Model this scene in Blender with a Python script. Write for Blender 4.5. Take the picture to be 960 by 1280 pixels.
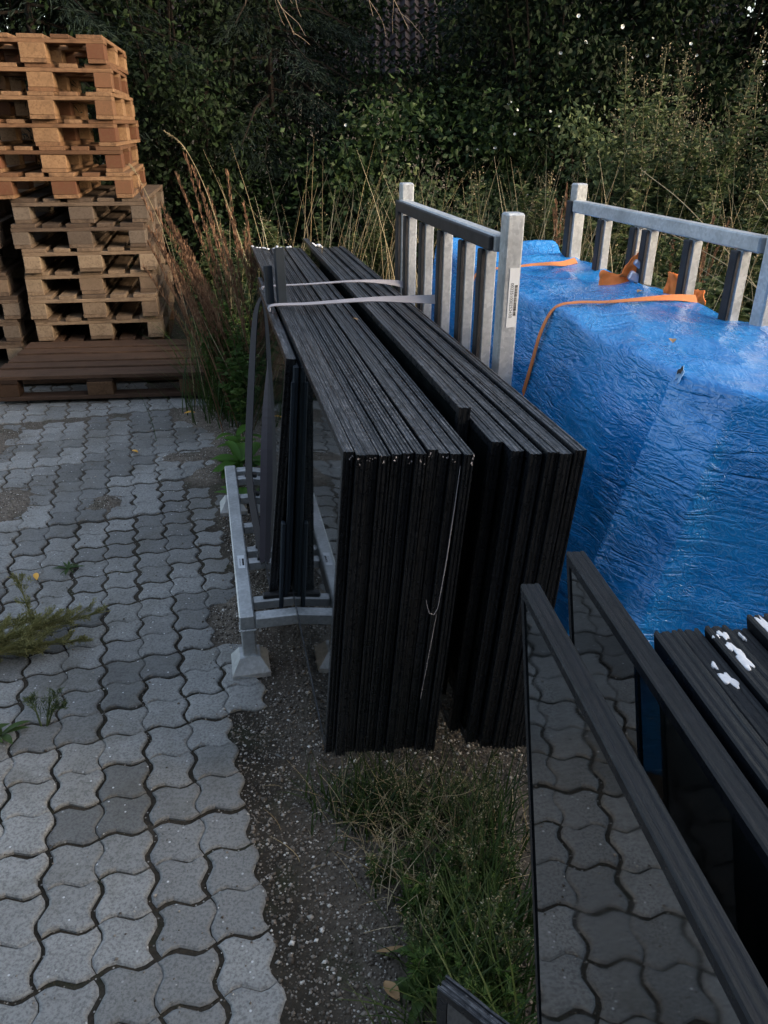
import bpy, bmesh, math, random
import numpy as np
from mathutils import Matrix, Vector, Euler

R = math.radians
rng = np.random.default_rng(7)
random.seed(7)
scene = bpy.context.scene
for o in list(bpy.data.objects):
    bpy.data.objects.remove(o)
COL = scene.collection

# ------------------------------------------------------------------ camera
cam_d = bpy.data.cameras.new('camera')
cam_d.sensor_fit = 'VERTICAL'
cam_d.sensor_height = 36.0
cam_d.lens = 36.0 * 975.0 / 1280.0
cam_d.clip_start = 0.02
cam_d.clip_end = 500
cam = bpy.data.objects.new('camera', cam_d)
COL.objects.link(cam)
cam.matrix_world = Matrix.Translation((0, 0, 1.475)) @ Matrix.Rotation(R(90 - 26.45), 4, 'X') @ Matrix.Rotation(R(0.32), 4, 'Z')
scene.camera = cam

# ------------------------------------------------------------------ light
SUN_EL, SUN_AZ = 17.0, 116.0            # degrees; azimuth clockwise from +Y
world = bpy.data.worlds.new('World')
scene.world = world
world.use_nodes = True
wn = world.node_tree.nodes
wl = world.node_tree.links
for n in list(wn):
    wn.remove(n)
sky = wn.new('ShaderNodeTexSky')
sky.sky_type = 'NISHITA'
sky.sun_disc = False
sky.sun_elevation = R(SUN_EL)
sky.sun_rotation = R(SUN_AZ)
sky.air_density = 1.0
sky.dust_density = 3.0
sky.ozone_density = 0.6
bg = wn.new('ShaderNodeBackground')
bg.inputs['Strength'].default_value = 0.15
wo = wn.new('ShaderNodeOutputWorld')
hsv = wn.new('ShaderNodeHueSaturation')      # thin high cloud: the blue is washed out evenly
hsv.inputs['Saturation'].default_value = 0.72
wl.new(sky.outputs[0], hsv.inputs['Color'])
wl.new(hsv.outputs[0], bg.inputs['Color'])
wl.new(bg.outputs[0], wo.inputs['Surface'])

sun_d = bpy.data.lights.new('sun', 'SUN')
sun_d.energy = 1.05
sun_d.angle = R(22.0)
sun_d.color = (1.0, 0.72, 0.45)
sun = bpy.data.objects.new('sun', sun_d)
COL.objects.link(sun)
sdir = Vector((math.sin(R(SUN_AZ)) * math.cos(R(SUN_EL)), math.cos(R(SUN_AZ)) * math.cos(R(SUN_EL)), math.sin(R(SUN_EL))))
sun.rotation_euler = sdir.to_track_quat('Z', 'Y').to_euler()
sun.location = sdir * 30

scene.view_settings.view_transform = 'Standard'
scene.view_settings.look = 'None'
scene.view_settings.exposure = 1.85
scene.view_settings.gamma = 1.0
scene.view_settings.use_curve_mapping = False
scene.render.engine = 'CYCLES'
scene.cycles.max_bounces = 6
scene.cycles.transparent_max_bounces = 12

# ------------------------------------------------------------------ helpers: noise
_perm = np.random.default_rng(3).permutation(256)
_perm = np.concatenate([_perm, _perm, _perm])
_grad = np.random.default_rng(4).normal(size=(256, 3))
_grad /= np.linalg.norm(_grad, axis=1)[:, None]

def noise3(p):
    p = np.asarray(p, float)
    i = np.floor(p).astype(int)
    f = p - i
    u = f * f * f * (f * (f * 6 - 15) + 10)
    i &= 255
    out = 0
    for dx in (0, 1):
        for dy in (0, 1):
            for dz in (0, 1):
                h = _perm[_perm[_perm[i[:, 0] + dx] + i[:, 1] + dy] + i[:, 2] + dz]
                g = _grad[h]
                d = f - np.array([dx, dy, dz])
                w = (u[:, 0] if dx else 1 - u[:, 0]) * (u[:, 1] if dy else 1 - u[:, 1]) * (u[:, 2] if dz else 1 - u[:, 2])
                out = out + w * (g * d).sum(1)
    return out

def fbm(p, o=4):
    p = np.asarray(p, float)
    s = 0
    a = 1.0
    for k in range(o):
        s = s + a * noise3(p * (2 ** k) + 17.3 * k)
        a *= .5
    return s

# ------------------------------------------------------------------ helpers: mesh and objects
class MB:
    def __init__(s):
        s.v = []
        s.f = []
    def add(s, v, f):
        n = len(s.v)
        s.v.extend([tuple(q) for q in v])
        s.f.extend([tuple(i + n for i in q) for q in f])
        return s
    def box(s, x0, x1, y0, y1, z0, z1, ch=0.0, M=None):
        if ch <= 0:
            v = [(x0, y0, z0), (x1, y0, z0), (x1, y1, z0), (x0, y1, z0), (x0, y0, z1), (x1, y0, z1), (x1, y1, z1), (x0, y1, z1)]
            f = [(3, 2, 1, 0), (4, 5, 6, 7), (0, 1, 5, 4), (1, 2, 6, 5), (2, 3, 7, 6), (3, 0, 4, 7)]
        else:
            bm = bmesh.new()
            bmesh.ops.create_cube(bm, size=1)
            for w in bm.verts:
                w.co = Vector(((x0 + x1) / 2 + w.co.x * (x1 - x0), (y0 + y1) / 2 + w.co.y * (y1 - y0), (z0 + z1) / 2 + w.co.z * (z1 - z0)))
            bmesh.ops.bevel(bm, geom=bm.edges[:], offset=ch, segments=1, affect='EDGES')
            bm.verts.index_update()
            v = [w.co[:] for w in bm.verts]
            f = [[w.index for w in q.verts] for q in bm.faces]
            bm.free()
        if M is not None:
            v = [tuple(M @ Vector(q)) for q in v]
        return s.add(v, f)
    def tube(s, path, rad, sides=5, cap=True):
        path = [Vector(p) for p in path]
        if not hasattr(rad, '__len__'):
            rad = [rad] * len(path)
        v = []
        f = []
        ref = Vector((0.31, 0.77, 0.55)).normalized()
        for k, p in enumerate(path):
            t = (path[min(k + 1, len(path) - 1)] - path[max(k - 1, 0)])
            if t.length < 1e-9:
                t = Vector((0, 0, 1))
            t.normalize()
            a = t.cross(ref)
            if a.length < .05:
                a = t.cross(Vector((1, 0, 0)))
            a.normalize()
            b = t.cross(a)
            for q in range(sides):
                w = 2 * math.pi * q / sides
                v.append(tuple(p + (a * math.cos(w) + b * math.sin(w)) * rad[k]))
        for k in range(len(path) - 1):
            for q in range(sides):
                q2 = (q + 1) % sides
                f.append((k * sides + q, k * sides + q2, (k + 1) * sides + q2, (k + 1) * sides + q))
        if cap:
            f.append(tuple(range(sides))[::-1])
            f.append(tuple((len(path) - 1) * sides + q for q in range(sides)))
        return s.add(v, f)
    def ribbon(s, pts, normals, width, thick=0.0025):
        v = []
        f = []
        n = len(pts)
        if not hasattr(width, '__len__'):
            width = [width] * n
        for k in range(n):
            p = Vector(pts[k])
            t = (Vector(pts[min(k + 1, n - 1)]) - Vector(pts[max(k - 1, 0)])).normalized()
            nn = Vector(normals[k])
            nn = (nn - t * nn.dot(t)).normalized()
            b = t.cross(nn)
            for sx, sz in ((-1, -1), (1, -1), (1, 1), (-1, 1)):
                v.append(tuple(p + b * (sx * width[k] / 2) + nn * (sz * thick / 2)))
        for k in range(n - 1):
            for q in range(4):
                q2 = (q + 1) % 4
                f.append((k * 4 + q, k * 4 + q2, k * 4 + 4 + q2, k * 4 + 4 + q))
        f.append((3, 2, 1, 0))
        f.append(tuple((n - 1) * 4 + q for q in range(4)))
        return s.add(v, f)
    def mesh(s, name, m=None, smooth=False):
        me = bpy.data.meshes.new(name)
        me.from_pydata(s.v, [], s.f)
        if m is not None:
            me.materials.append(m)
        if smooth:
            me.polygons.foreach_set('use_smooth', [True] * len(me.polygons))
        me.update()
        return me
    def build(s, name, m=None, parent=None, smooth=False):
        return link(name, s.mesh(name, m, smooth), parent)

def link(name, me, parent=None, mat=None):
    o = bpy.data.objects.new(name, me)
    COL.objects.link(o)
    if parent is not None:
        o.parent = parent
    if mat is not None:
        o.material_slots[0].link = 'OBJECT'
        o.material_slots[0].material = mat
    return o

def empty(name, loc=(0, 0, 0), rot=(0, 0, 0)):
    o = bpy.data.objects.new(name, None)
    COL.objects.link(o)
    o.location = loc
    o.rotation_euler = rot
    o.empty_display_size = .1
    return o

def tag(o, label=None, cat=None, group=None, kind=None):
    if label:
        o['label'] = label
    if cat:
        o['category'] = cat
    if group:
        o['group'] = group
    if kind:
        o['kind'] = kind
    return o

def np_mesh(name, V, F, m=None, smooth=False):
    V = np.asarray(V, np.float32)
    F = np.asarray(F, np.int32)
    k = F.shape[1]
    me = bpy.data.meshes.new(name)
    me.vertices.add(len(V))
    me.vertices.foreach_set('co', V.ravel())
    me.loops.add(F.size)
    me.loops.foreach_set('vertex_index', F.ravel())
    me.polygons.add(len(F))
    me.polygons.foreach_set('loop_start', np.arange(0, F.size, k, dtype=np.int32))
    me.polygons.foreach_set('loop_total', np.full(len(F), k, np.int32))
    if smooth:
        me.polygons.foreach_set('use_smooth', np.ones(len(F), bool))
    me.update(calc_edges=True)
    me.validate()
    if m is not None:
        me.materials.append(m)
    return me

# ------------------------------------------------------------------ helpers: materials
class NT:
    def __init__(s, name):
        s.m = bpy.data.materials.new(name)
        s.m.use_nodes = True
        s.t = s.m.node_tree
        s.n = s.t.nodes
        for q in list(s.n):
            s.n.remove(q)
        s.out = s.n.new('ShaderNodeOutputMaterial')
    def node(s, typ, **kw):
        q = s.n.new(typ)
        for k, v in kw.items():
            if k.startswith('_'):
                setattr(q, k[1:], v)
        return q
    def set(s, q, inp, val):
        if isinstance(val, bpy.types.NodeSocket):
            s.t.links.new(val, q.inputs[inp])
        else:
            q.inputs[inp].default_value = val
    def coord(s, which='Object', scale=(1, 1, 1), rand=0.0, loc=(0, 0, 0), rot=(0, 0, 0)):
        tc = s.n.new('ShaderNodeTexCoord')
        mp = s.n.new('ShaderNodeMapping')
        mp.inputs['Scale'].default_value = scale
        mp.inputs['Location'].default_value = loc
        mp.inputs['Rotation'].default_value = rot
        src = tc.outputs[which]
        if which == 'World':
            src = None
        if rand:
            oi = s.n.new('ShaderNodeObjectInfo')
            ml = s.n.new('ShaderNodeMath')
            ml.operation = 'MULTIPLY'
            ml.inputs[1].default_value = rand
            s.t.links.new(oi.outputs['Random'], ml.inputs[0])
            ad = s.n.new('ShaderNodeVectorMath')
            ad.operation = 'ADD'
            s.t.links.new(src, ad.inputs[0])
            s.t.links.new(ml.outputs[0], ad.inputs[1])
            src = ad.outputs[0]
        s.t.links.new(src, mp.inputs['Vector'])
        return mp.outputs[0]
    def position(s, scale=(1, 1, 1), rot=(0, 0, 0)):
        g = s.n.new('ShaderNodeNewGeometry')
        mp = s.n.new('ShaderNodeMapping')
        mp.inputs['Scale'].default_value = scale
        mp.inputs['Rotation'].default_value = rot
        s.t.links.new(g.outputs['Position'], mp.inputs['Vector'])
        return mp.outputs[0]
    def noise(s, vec, scale=5, detail=4, rough=.55, dist=0.0):
        q = s.n.new('ShaderNodeTexNoise')
        s.t.links.new(vec, q.inputs['Vector'])
        q.inputs['Scale'].default_value = scale
        q.inputs['Detail'].default_value = detail
        q.inputs['Roughness'].default_value = rough
        q.inputs['Distortion'].default_value = dist
        return q.outputs['Fac']
    def voro(s, vec, scale=5, feature='F1', out='Distance', rnd=1.0):
        q = s.n.new('ShaderNodeTexVoronoi')
        q.feature = feature
        s.t.links.new(vec, q.inputs['Vector'])
        q.inputs['Scale'].default_value = scale
        q.inputs['Randomness'].default_value = rnd
        return q.outputs[out]
    def ramp(s, fac, stops, interp='LINEAR'):
        q = s.n.new('ShaderNodeValToRGB')
        q.color_ramp.interpolation = interp
        e = q.color_ramp.elements
        while len(e) < len(stops):
            e.new(.5)
        for k, (p, c) in enumerate(stops):
            e[k].position = p
            e[k].color = (c[0], c[1], c[2], 1) if hasattr(c, '__len__') else (c, c, c, 1)
        s.t.links.new(fac, q.inputs['Fac'])
        return q.outputs['Color']
    def mix(s, fac, a, b, mode='MIX'):
        q = s.n.new('ShaderNodeMix')
        q.data_type = 'RGBA'
        q.blend_type = mode
        for inp, val in ((0, fac), (6, a), (7, b)):
            if isinstance(val, bpy.types.NodeSocket):
                s.t.links.new(val, q.inputs[inp])
            elif inp == 0:
                q.inputs[0].default_value = val
            else:
                q.inputs[inp].default_value = (val[0], val[1], val[2], 1) if hasattr(val, '__len__') else (val, val, val, 1)
        return q.outputs[2]
    def math(s, op, a, b=0.0):
        q = s.n.new('ShaderNodeMath')
        q.operation = op
        for k, val in enumerate((a, b)):
            if isinstance(val, bpy.types.NodeSocket):
                s.t.links.new(val, q.inputs[k])
            else:
                q.inputs[k].default_value = val
        return q.outputs[0]
    def rand(s):
        return s.n.new('ShaderNodeObjectInfo').outputs['Random']
    def island(s):
        return s.n.new('ShaderNodeNewGeometry').outputs['Random Per Island']
    def bump(s, h, strength=.3, dist=.01, prev=None):
        q = s.n.new('ShaderNodeBump')
        q.inputs['Strength'].default_value = strength
        q.inputs['Distance'].default_value = dist
        s.t.links.new(h, q.inputs['Height'])
        if prev is not None:
            s.t.links.new(prev, q.inputs['Normal'])
        return q.outputs[0]
    def bsdf(s, color, rough=.6, normal=None, metallic=0.0, spec=.5, ior=None, **kw):
        q = s.n.new('ShaderNodeBsdfPrincipled')
        if isinstance(color, bpy.types.NodeSocket):
            s.t.links.new(color, q.inputs['Base Color'])
        else:
            q.inputs['Base Color'].default_value = (color[0], color[1], color[2], 1)
        s.set(q, 'Roughness', rough)
        s.set(q, 'Metallic', metallic)
        q.inputs['Specular IOR Level'].default_value = spec
        if ior:
            q.inputs['IOR'].default_value = ior
        if normal is not None:
            s.t.links.new(normal, q.inputs['Normal'])
        return q
    def done(s, q):
        s.t.links.new(q.outputs[0], s.out.inputs['Surface'])
        return s.m

def mat_concrete():
    k = NT('concrete_paver')
    p = k.position()
    r = k.rand()
    n1 = k.noise(p, 9, 5, .6)
    n2 = k.noise(p, 150, 3, .7)
    n3 = k.noise(p, 38, 4, .65)
    base = k.ramp(r, [(0, (.155, .158, .156)), (.5, (.235, .239, .236)), (1, (.32, .325, .32))])
    c = k.mix(k.math('MULTIPLY', n1, .9), k.mix(1.0, base, (.62, .62, .62), 'MULTIPLY'), k.mix(1.0, base, (1.25, 1.25, 1.22), 'MULTIPLY'))
    c = k.mix(k.ramp(n2, [(.36, .55), (.56, 0)]), c, (.05, .05, .05))
    stain = k.ramp(k.noise(p, 4.5, 6, .7), [(.50, 0), (.70, .65)])
    c = k.mix(stain, c, (.085, .08, .066))
    big = k.ramp(k.noise(p, 1.7, 5, .7), [(.48, 0), (.66, .5)])
    c = k.mix(big, c, k.mix(1.0, c, (.55, .53, .47), 'MULTIPLY'))
    v = k.voro(p, 95, 'F1')
    vc = k.voro(p, 95, 'F1', 'Color')
    sel = k.ramp(vc, [(.84, 0), (.88, 1)])
    speck = k.math('MULTIPLY', k.ramp(v, [(.16, 1), (.30, 0)]), sel)
    c = k.mix(speck, c, (.55, .56, .57))
    h = k.math('ADD', k.math('MULTIPLY', n2, .6), k.math('MULTIPLY', n3, .9))
    nb = k.bump(h, .55, .004)
    return k.done(k.bsdf(c, k.ramp(n3, [(.3, .62), (.7, .85)]), nb, spec=.35))

def mat_ground():
    k = NT('soil_and_grit')
    p = k.position()
    n1 = k.noise(p, 3.0, 6, .6)
    n2 = k.noise(p, 60, 4, .7)
    c = k.ramp(n1, [(.3, (.020, .017, .012)), (.6, (.048, .040, .030)), (.8, (.075, .065, .052))])
    c = k.mix(k.ramp(n2, [(.35, .6), (.6, 0)]), c, (.012, .011, .008))
    at = k.n.new('ShaderNodeAttribute')
    at.attribute_name = 'sand'
    c = k.mix(at.outputs['Fac'], c, k.ramp(n2, [(.3, (.08, .066, .053)), (.65, (.19, .165, .135))]))
    v = k.voro(p, 130, 'F1')
    vc = k.voro(p, 130, 'F1', 'Color')
    sp = k.math('MULTIPLY', k.ramp(v, [(.18, 1), (.34, 0)]), k.ramp(vc, [(.72, 0), (.8, 1)]))
    c = k.mix(sp, c, (.34, .32, .29))
    moss = k.ramp(k.noise(p, 7, 4, .6), [(.55, 0), (.7, .5)])
    c = k.mix(moss, c, (.022, .030, .010))
    nb = k.bump(k.math('ADD', n2, k.math('MULTIPLY', v, .5)), .8, .006)
    return k.done(k.bsdf(c, .9, nb, spec=.2))

def mat_stone():
    k = NT('gravel_stone')
    r = k.island()
    c = k.ramp(r, [(0, (.045, .037, .029)), (.35, (.10, .084, .067)), (.6, (.165, .142, .117)), (.82, (.22, .198, .172)), (.94, (.42, .40, .365)), (1, (.66, .64, .61))])
    return k.done(k.bsdf(c, .7, spec=.4))

def mat_galv():
    k = NT('galvanised_steel')
    p = k.coord('Object', rand=9)
    v = k.voro(p, 130, 'F1', 'Color')
    n = k.noise(p, 7, 5, .6)
    n2 = k.noise(p, 70, 3, .6)
    c = k.mix(k.ramp(v, [(.15, .0), (.85, .7)]), (.42, .445, .46), (.62, .65, .665))
    c = k.mix(k.ramp(n, [(.42, 0), (.7, .55)]), c, (.24, .25, .255))
    st = k.ramp(k.noise(p, 18, 5, .7), [(.66, 0), (.74, .7)])
    c = k.mix(st, c, (.62, .64, .65))
    ru = k.math('ADD', k.math('MULTIPLY', v, .16), .40)
    nb = k.bump(k.math('ADD', n2, n), .12, .003)
    return k.done(k.bsdf(c, ru, nb, metallic=.55, spec=.5))

def mat_rubber(name='black_rubber', c0=.010, c1=.03, rough=.55):
    k = NT(name)
    p = k.coord('Object', rand=5)
    n = k.noise(p, 25, 5, .65)
    c = k.ramp(n, [(.3, (c0, c0, c0 * 1.1)), (.75, (c1, c1, c1 * 1.08))])
    return k.done(k.bsdf(c, rough, k.bump(n, .25, .004), spec=.35))

def mat_edge(name='black_edge_seal', dc=(.15, .165, .19), dd=1.0, spec=.5, dots=.5):
    # black edge sealant and tape on the insulating panes: streaked, dusty, a little wet
    k = NT(name)
    p = k.coord('Object', rand=7)
    ps = k.coord('Object', scale=(330, 5.0, 5.0), rand=7)
    pw = k.coord('Object', scale=(60, 1.4, 1.4), rand=7)
    n1 = k.noise(ps, 2.4, 5, .7, .3)
    n4 = k.noise(pw, 2.4, 4, .6, .2)
    n2 = k.noise(p, 70, 5, .7)
    n3 = k.noise(p, 5, 4, .6)
    g = k.n.new('ShaderNodeNewGeometry')
    sx = k.n.new('ShaderNodeSeparateXYZ')
    k.t.links.new(g.outputs['Normal'], sx.inputs[0])
    up = k.ramp(sx.outputs['Z'], [(.6, 0), (.95, 1)])
    c = k.ramp(n3, [(.3, (.0028, .0036, .005)), (.7, (.0055, .007, .0098))])
    mixd = k.math('ADD', k.math('MULTIPLY', n2, .34), k.math('ADD', k.math('MULTIPLY', n1, .50), k.math('MULTIPLY', n4, .16)))
    dust_sheen = k.math('MULTIPLY', up, k.ramp(mixd, [(.46, 0), (.52, .25), (.60, 1)]))
    c = k.mix(k.math('MULTIPLY', dust_sheen, dd), c, dc)  # dust on the top faces, with their bluish sheen painted into its colour
    dot = k.math('MULTIPLY', k.ramp(k.voro(p, 110, 'F1'), [(.16, 1), (.26, 0)]), k.ramp(k.voro(p, 110, 'F1', 'Color'), [(.80, 0), (.84, 1)]))
    c = k.mix(k.math('MULTIPLY', k.math('MULTIPLY', dot, up), dots), c, (.26, .27, .29))
    drop = k.math('MULTIPLY', k.ramp(k.noise(p, 34, 3, .55), [(.60, 0), (.66, .75)]), up)
    c = k.mix(drop, c, (.008, .009, .012))
    scr = k.ramp(k.noise(k.coord('Object', scale=(60, 60, 7.0), rand=3), 1.6, 4, .65), [(.68, 0), (.76, .5)])
    c = k.mix(scr, c, (.030, .034, .042))
    ru = k.mix(up, k.ramp(n2, [(.35, .20), (.65, .42)]), k.ramp(n2, [(.35, .28), (.65, .55)]))
    lump = k.noise(k.coord('Object', scale=(30, 12, 12), rand=9), 2.0, 3, .5)
    nb = k.bump(k.math('ADD', k.math('MULTIPLY', lump, 1.0), k.math('MULTIPLY', k.math('ADD', k.math('MULTIPLY', n2, .35), k.math('MULTIPLY', n1, .8)), up)), .5, .004)
    return k.done(k.bsdf(c, ru, nb, spec=spec))

def mat_glass_dark():
    k = NT('stacked_glass')
    p = k.coord('Object', rand=4)
    n = k.noise(p, 14, 5, .65)
    dirt = k.ramp(n, [(.5, 0), (.75, .10)])
    c = k.mix(dirt, (.004, .0055, .006), (.06, .058, .05))
    ru = k.ramp(n, [(.4, .012), (.8, .07)])
    q = k.bsdf(c, ru, None, spec=.5, ior=2.7)
    return k.done(q)

def mat_glass_clear():
    k = NT('clear_glass')
    fr = k.n.new('ShaderNodeFresnel')
    fr.inputs['IOR'].default_value = 2.2
    tr = k.n.new('ShaderNodeBsdfTransparent')
    tr.inputs['Color'].default_value = (.42, .47, .45, 1)
    gl = k.n.new('ShaderNodeBsdfGlossy')
    gl.inputs['Color'].default_value = (.93, .97, 1.0, 1)
    gl.inputs['Roughness'].default_value = .012
    df = k.n.new('ShaderNodeBsdfDiffuse')
    df.inputs['Color'].default_value = (.16, .16, .14, 1)
    mx = k.n.new('ShaderNodeMixShader')
    k.t.links.new(fr.outputs[0], mx.inputs[0])
    k.t.links.new(tr.outputs[0], mx.inputs[1])
    k.t.links.new(gl.outputs[0], mx.inputs[2])
    m2 = k.n.new('ShaderNodeMixShader')
    p = k.coord('Object', rand=4)
    k.t.links.new(k.ramp(k.noise(p, 9, 6, .7), [(.45, .02), (.8, .13)]), m2.inputs[0])
    k.t.links.new(mx.outputs[0], m2.inputs[1])
    k.t.links.new(df.outputs[0], m2.inputs[2])
    k.t.links.new(m2.outputs[0], k.out.inputs['Surface'])
    return k.m

def mat_wood(name, a, b, d, stain=.4):
    k = NT(name)
    ps = k.coord('Object', scale=(2.2, 26, 26), rand=11)
    p = k.coord('Object', rand=11)
    r = k.rand()
    n1 = k.noise(ps, 2.2, 6, .62, .6)
    n2 = k.noise(p, 12, 5, .65)
    n3 = k.noise(ps, 9, 4, .7)
    c = k.ramp(r, [(0, [q * .55 for q in b]), (.3, b), (.6, a), (1, [q * 1.12 for q in a])])
    c = k.mix(k.ramp(n1, [(.35, 0), (.7, .75)]), c, d)
    c = k.mix(k.ramp(n2, [(.5, 0), (.75, stain)]), c, (d[0] * .45, d[1] * .42, d[2] * .42))
    c = k.mix(k.ramp(n3, [(.3, .35), (.5, 0)]), c, (d[0] * .5, d[1] * .48, d[2] * .48))
    kn = k.ramp(k.voro(k.coord('Object', scale=(4, 12, 12), rand=11), 1.6), [(.05, .8), (.12, 0)])
    c = k.mix(kn, c, (.05, .025, .012))
    nb = k.bump(k.math('ADD', n1, k.math('MULTIPLY', n3, .6)), .4, .004)
    return k.done(k.bsdf(c, .82, nb, spec=.2))

def mat_chip(name, a, b):
    k = NT(name)
    p = k.coord('Object', rand=11)
    v = k.voro(p, 110, 'F1', 'Color')
    n = k.noise(p, 10, 4, .6)
    c = k.ramp(k.rand(), [(0, [q * .8 for q in b]), (.28, b), (.36, [q * .8 for q in a]), (1, a)])
    c = k.mix(k.ramp(v, [(.1, .55), (.6, 0)]), c, (a[0] * .45, a[1] * .42, a[2] * .4))
    c = k.mix(k.ramp(n, [(.5, 0), (.75, .5)]), c, (a[0] * .4, a[1] * .38, a[2] * .36))
    return k.done(k.bsdf(c, .85, k.bump(v, .35, .003), spec=.2))

def mat_tarp():
    k = NT('blue_tarpaulin')
    p = k.position()
    pa = k.position(scale=(9, 9, 44), rot=(.12, .10, .5))
    pb = k.position(scale=(34, 10, 40), rot=(.2, .3, -.5))
    n1 = k.noise(pa, .95, 1.6, .45, 1.3)
    n2 = k.noise(pb, 1.3, 2.0, .5, 1.4)
    n3 = k.noise(p, 5, 4, .6)
    n5 = k.noise(p, 60, 3, .6)
    r1 = k.math('ABSOLUTE', k.math('SUBTRACT', n1, .5))
    r2 = k.math('ABSOLUTE', k.math('SUBTRACT', n2, .5))
    c = k.ramp(n3, [(.25, (.003, .15, .45)), (.5, (.006, .205, .56)), (.8, (.014, .28, .67))])
    c = k.mix(k.ramp(r2, [(.0, .40), (.03, 0)]), c, (.20, .46, .80))
    dirt = k.ramp(k.noise(p, 2.2, 6, .7), [(.58, 0), (.78, .35)])
    c = k.mix(dirt, c, (.03, .11, .24))
    h = k.math('ADD', k.math('MULTIPLY', r1, -1.5), k.math('ADD', k.math('MULTIPLY', r2, -1.2), k.math('MULTIPLY', n1, .8)))
    msk = k.ramp(k.noise(p, 3.2, 3, .5), [(.36, .25), (.62, 1.0)])
    nb = k.bump(k.math('MULTIPLY', h, msk), .85, .0105)
    wv = k.n.new('ShaderNodeTexWave')
    wv.inputs['Scale'].default_value = 140
    k.t.links.new(p, wv.inputs['Vector'])
    nb = k.bump(k.math('ADD', wv.outputs['Fac'], n5), .10, .001, nb)
    return k.done(k.bsdf(c, k.ramp(n5, [(.3, .17), (.7, .30)]), nb, spec=.8))

def mat_web(name, c0, c1, rough=.7):
    k = NT(name)
    p = k.coord('Object')
    n = k.noise(p, 16, 4, .6)
    n2 = k.noise(p, 300, 2, .5)
    c = k.mix(n, c0, c1)
    return k.done(k.bsdf(c, rough, k.bump(n2, .4, .001), spec=.3))

def mat_plain(name, c, rough=.6, spec=.4, metallic=0.0, var=.25, scale=30):
    k = NT(name)
    n = k.noise(k.coord('Object', rand=5), scale, 4, .6)
    cc = k.mix(n, [q * (1 - var) for q in c], [min(q * (1 + var), 1) for q in c])
    return k.done(k.bsdf(cc, rough, k.bump(n, .12, .002), spec=spec, metallic=metallic))

def mat_leaf(name, stops, trans=.25, rough=.5):
    k = NT(name)
    r = k.island()
    p = k.position()
    n = k.noise(p, 1.6, 3, .6)
    f = k.math('ADD', k.math('MULTIPLY', r, .7), k.math('MULTIPLY', k.math('SUBTRACT', n, .5), .9))
    c = k.ramp(k.math('ADD', f, .12), stops)
    q = k.bsdf(c, rough, None, spec=.18)
    tl = k.n.new('ShaderNodeBsdfTranslucent')
    k.t.links.new(c, tl.inputs['Color'])
    mx = k.n.new('ShaderNodeMixShader')
    mx.inputs[0].default_value = trans
    k.t.links.new(q.outputs[0], mx.inputs[1])
    k.t.links.new(tl.outputs[0], mx.inputs[2])
    k.t.links.new(mx.outputs[0], k.out.inputs['Surface'])
    return k.m

M = {}
M['paver'] = mat_concrete()
M['ground'] = mat_ground()
M['stone'] = mat_stone()
M['galv'] = mat_galv()
M['rubber'] = mat_rubber()
M['pad'] = mat_plain('blue_black_rubber', (.016, .024, .034), .55, .35, var=.5, scale=18)
M['edge'] = mat_edge()
M['edge_f'] = mat_edge('slate_edge_seal', (.016, .017, .021), .8, .22, 0.0)
M['glass'] = mat_glass_dark()
M['clear'] = mat_glass_clear()
M['w_new'] = mat_wood('fresh_pallet_wood', (.205, .122, .066), (.145, .075, .039), (.075, .04, .022), .8)
M['w_mid'] = mat_wood('weathered_pallet_wood', (.19, .138, .092), (.155, .11, .074), (.075, .052, .035), .65)
M['w_grey'] = mat_wood('grey_pallet_wood', (.115, .084, .060), (.085, .060, .043), (.040, .028, .020), .7)
M['w_brown'] = mat_wood('dark_brown_pallet_wood', (.085, .05, .032), (.065, .038, .025), (.03, .018, .012), .4)
M['c_new'] = mat_chip('fresh_chip_block', (.22, .132, .071), (.10, .042, .023))
M['c_mid'] = mat_chip('weathered_chip_block', (.205, .155, .107), (.145, .105, .073))
M['c_grey'] = mat_chip('grey_chip_block', (.125, .10, .078), (.09, .07, .055))
M['c_brown'] = mat_chip('dark_chip_block', (.10, .058, .032), (.07, .04, .024))
M['tarp'] = mat_tarp()
M['web_grey'] = mat_web('grey_webbing', (.27, .26, .28), (.40, .385, .41))
M['web_half_shade'] = mat_web('shaded_purple_grey_webbing', (.026, .022, .029), (.048, .042, .052))  # hanging run of the nearer grey strap, darkened to paint in its shade
M['web_shade'] = mat_web('shaded_webbing', (.007, .006, .009), (.016, .014, .019))  # farther strap's hanging run: backlit shade put into the webbing colour
M['web_orange'] = mat_web('orange_webbing', (.55, .17, .05), (.68, .26, .10))
M['orange'] = mat_plain('orange_fabric', (.95, .22, .04), .5)
M['white'] = mat_plain('white_foam', (.60, .62, .65), .65, var=.35, scale=160)
M['sticker'] = mat_plain('label_paper', (.62, .65, .68), .45, var=.08)
M['ink'] = mat_plain('label_ink', (.02, .02, .022), .5)
M['steel'] = mat_plain('ratchet_steel', (.42, .46, .58), .3, metallic=.7)
M['bark'] = mat_plain('bark', (.014, .011, .009), .9, .1, var=.5)
M['twig'] = mat_plain('bare_twig', (.16, .13, .10), .8, .2, var=.3)
M['leaf_dark'] = mat_leaf('shaded_hedge_leaf', [(0, (.0025, .006, .0022)), (.5, (.0065, .015, .0048)), (.85, (.015, .031, .0085)), (1, (.036, .055, .014))], .2, .75)  # background shade is put into this near-black leaf green
M['leaf_mid'] = mat_leaf('hedge_leaf', [(0, (.009, .019, .007)), (.5, (.020, .041, .013)), (.85, (.045, .075, .023)), (1, (.10, .125, .04))])
M['needle'] = mat_leaf('conifer_needle', [(0, (.003, .007, .0055)), (.6, (.008, .017, .013)), (1, (.018, .031, .021))], .1, .75)
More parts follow.
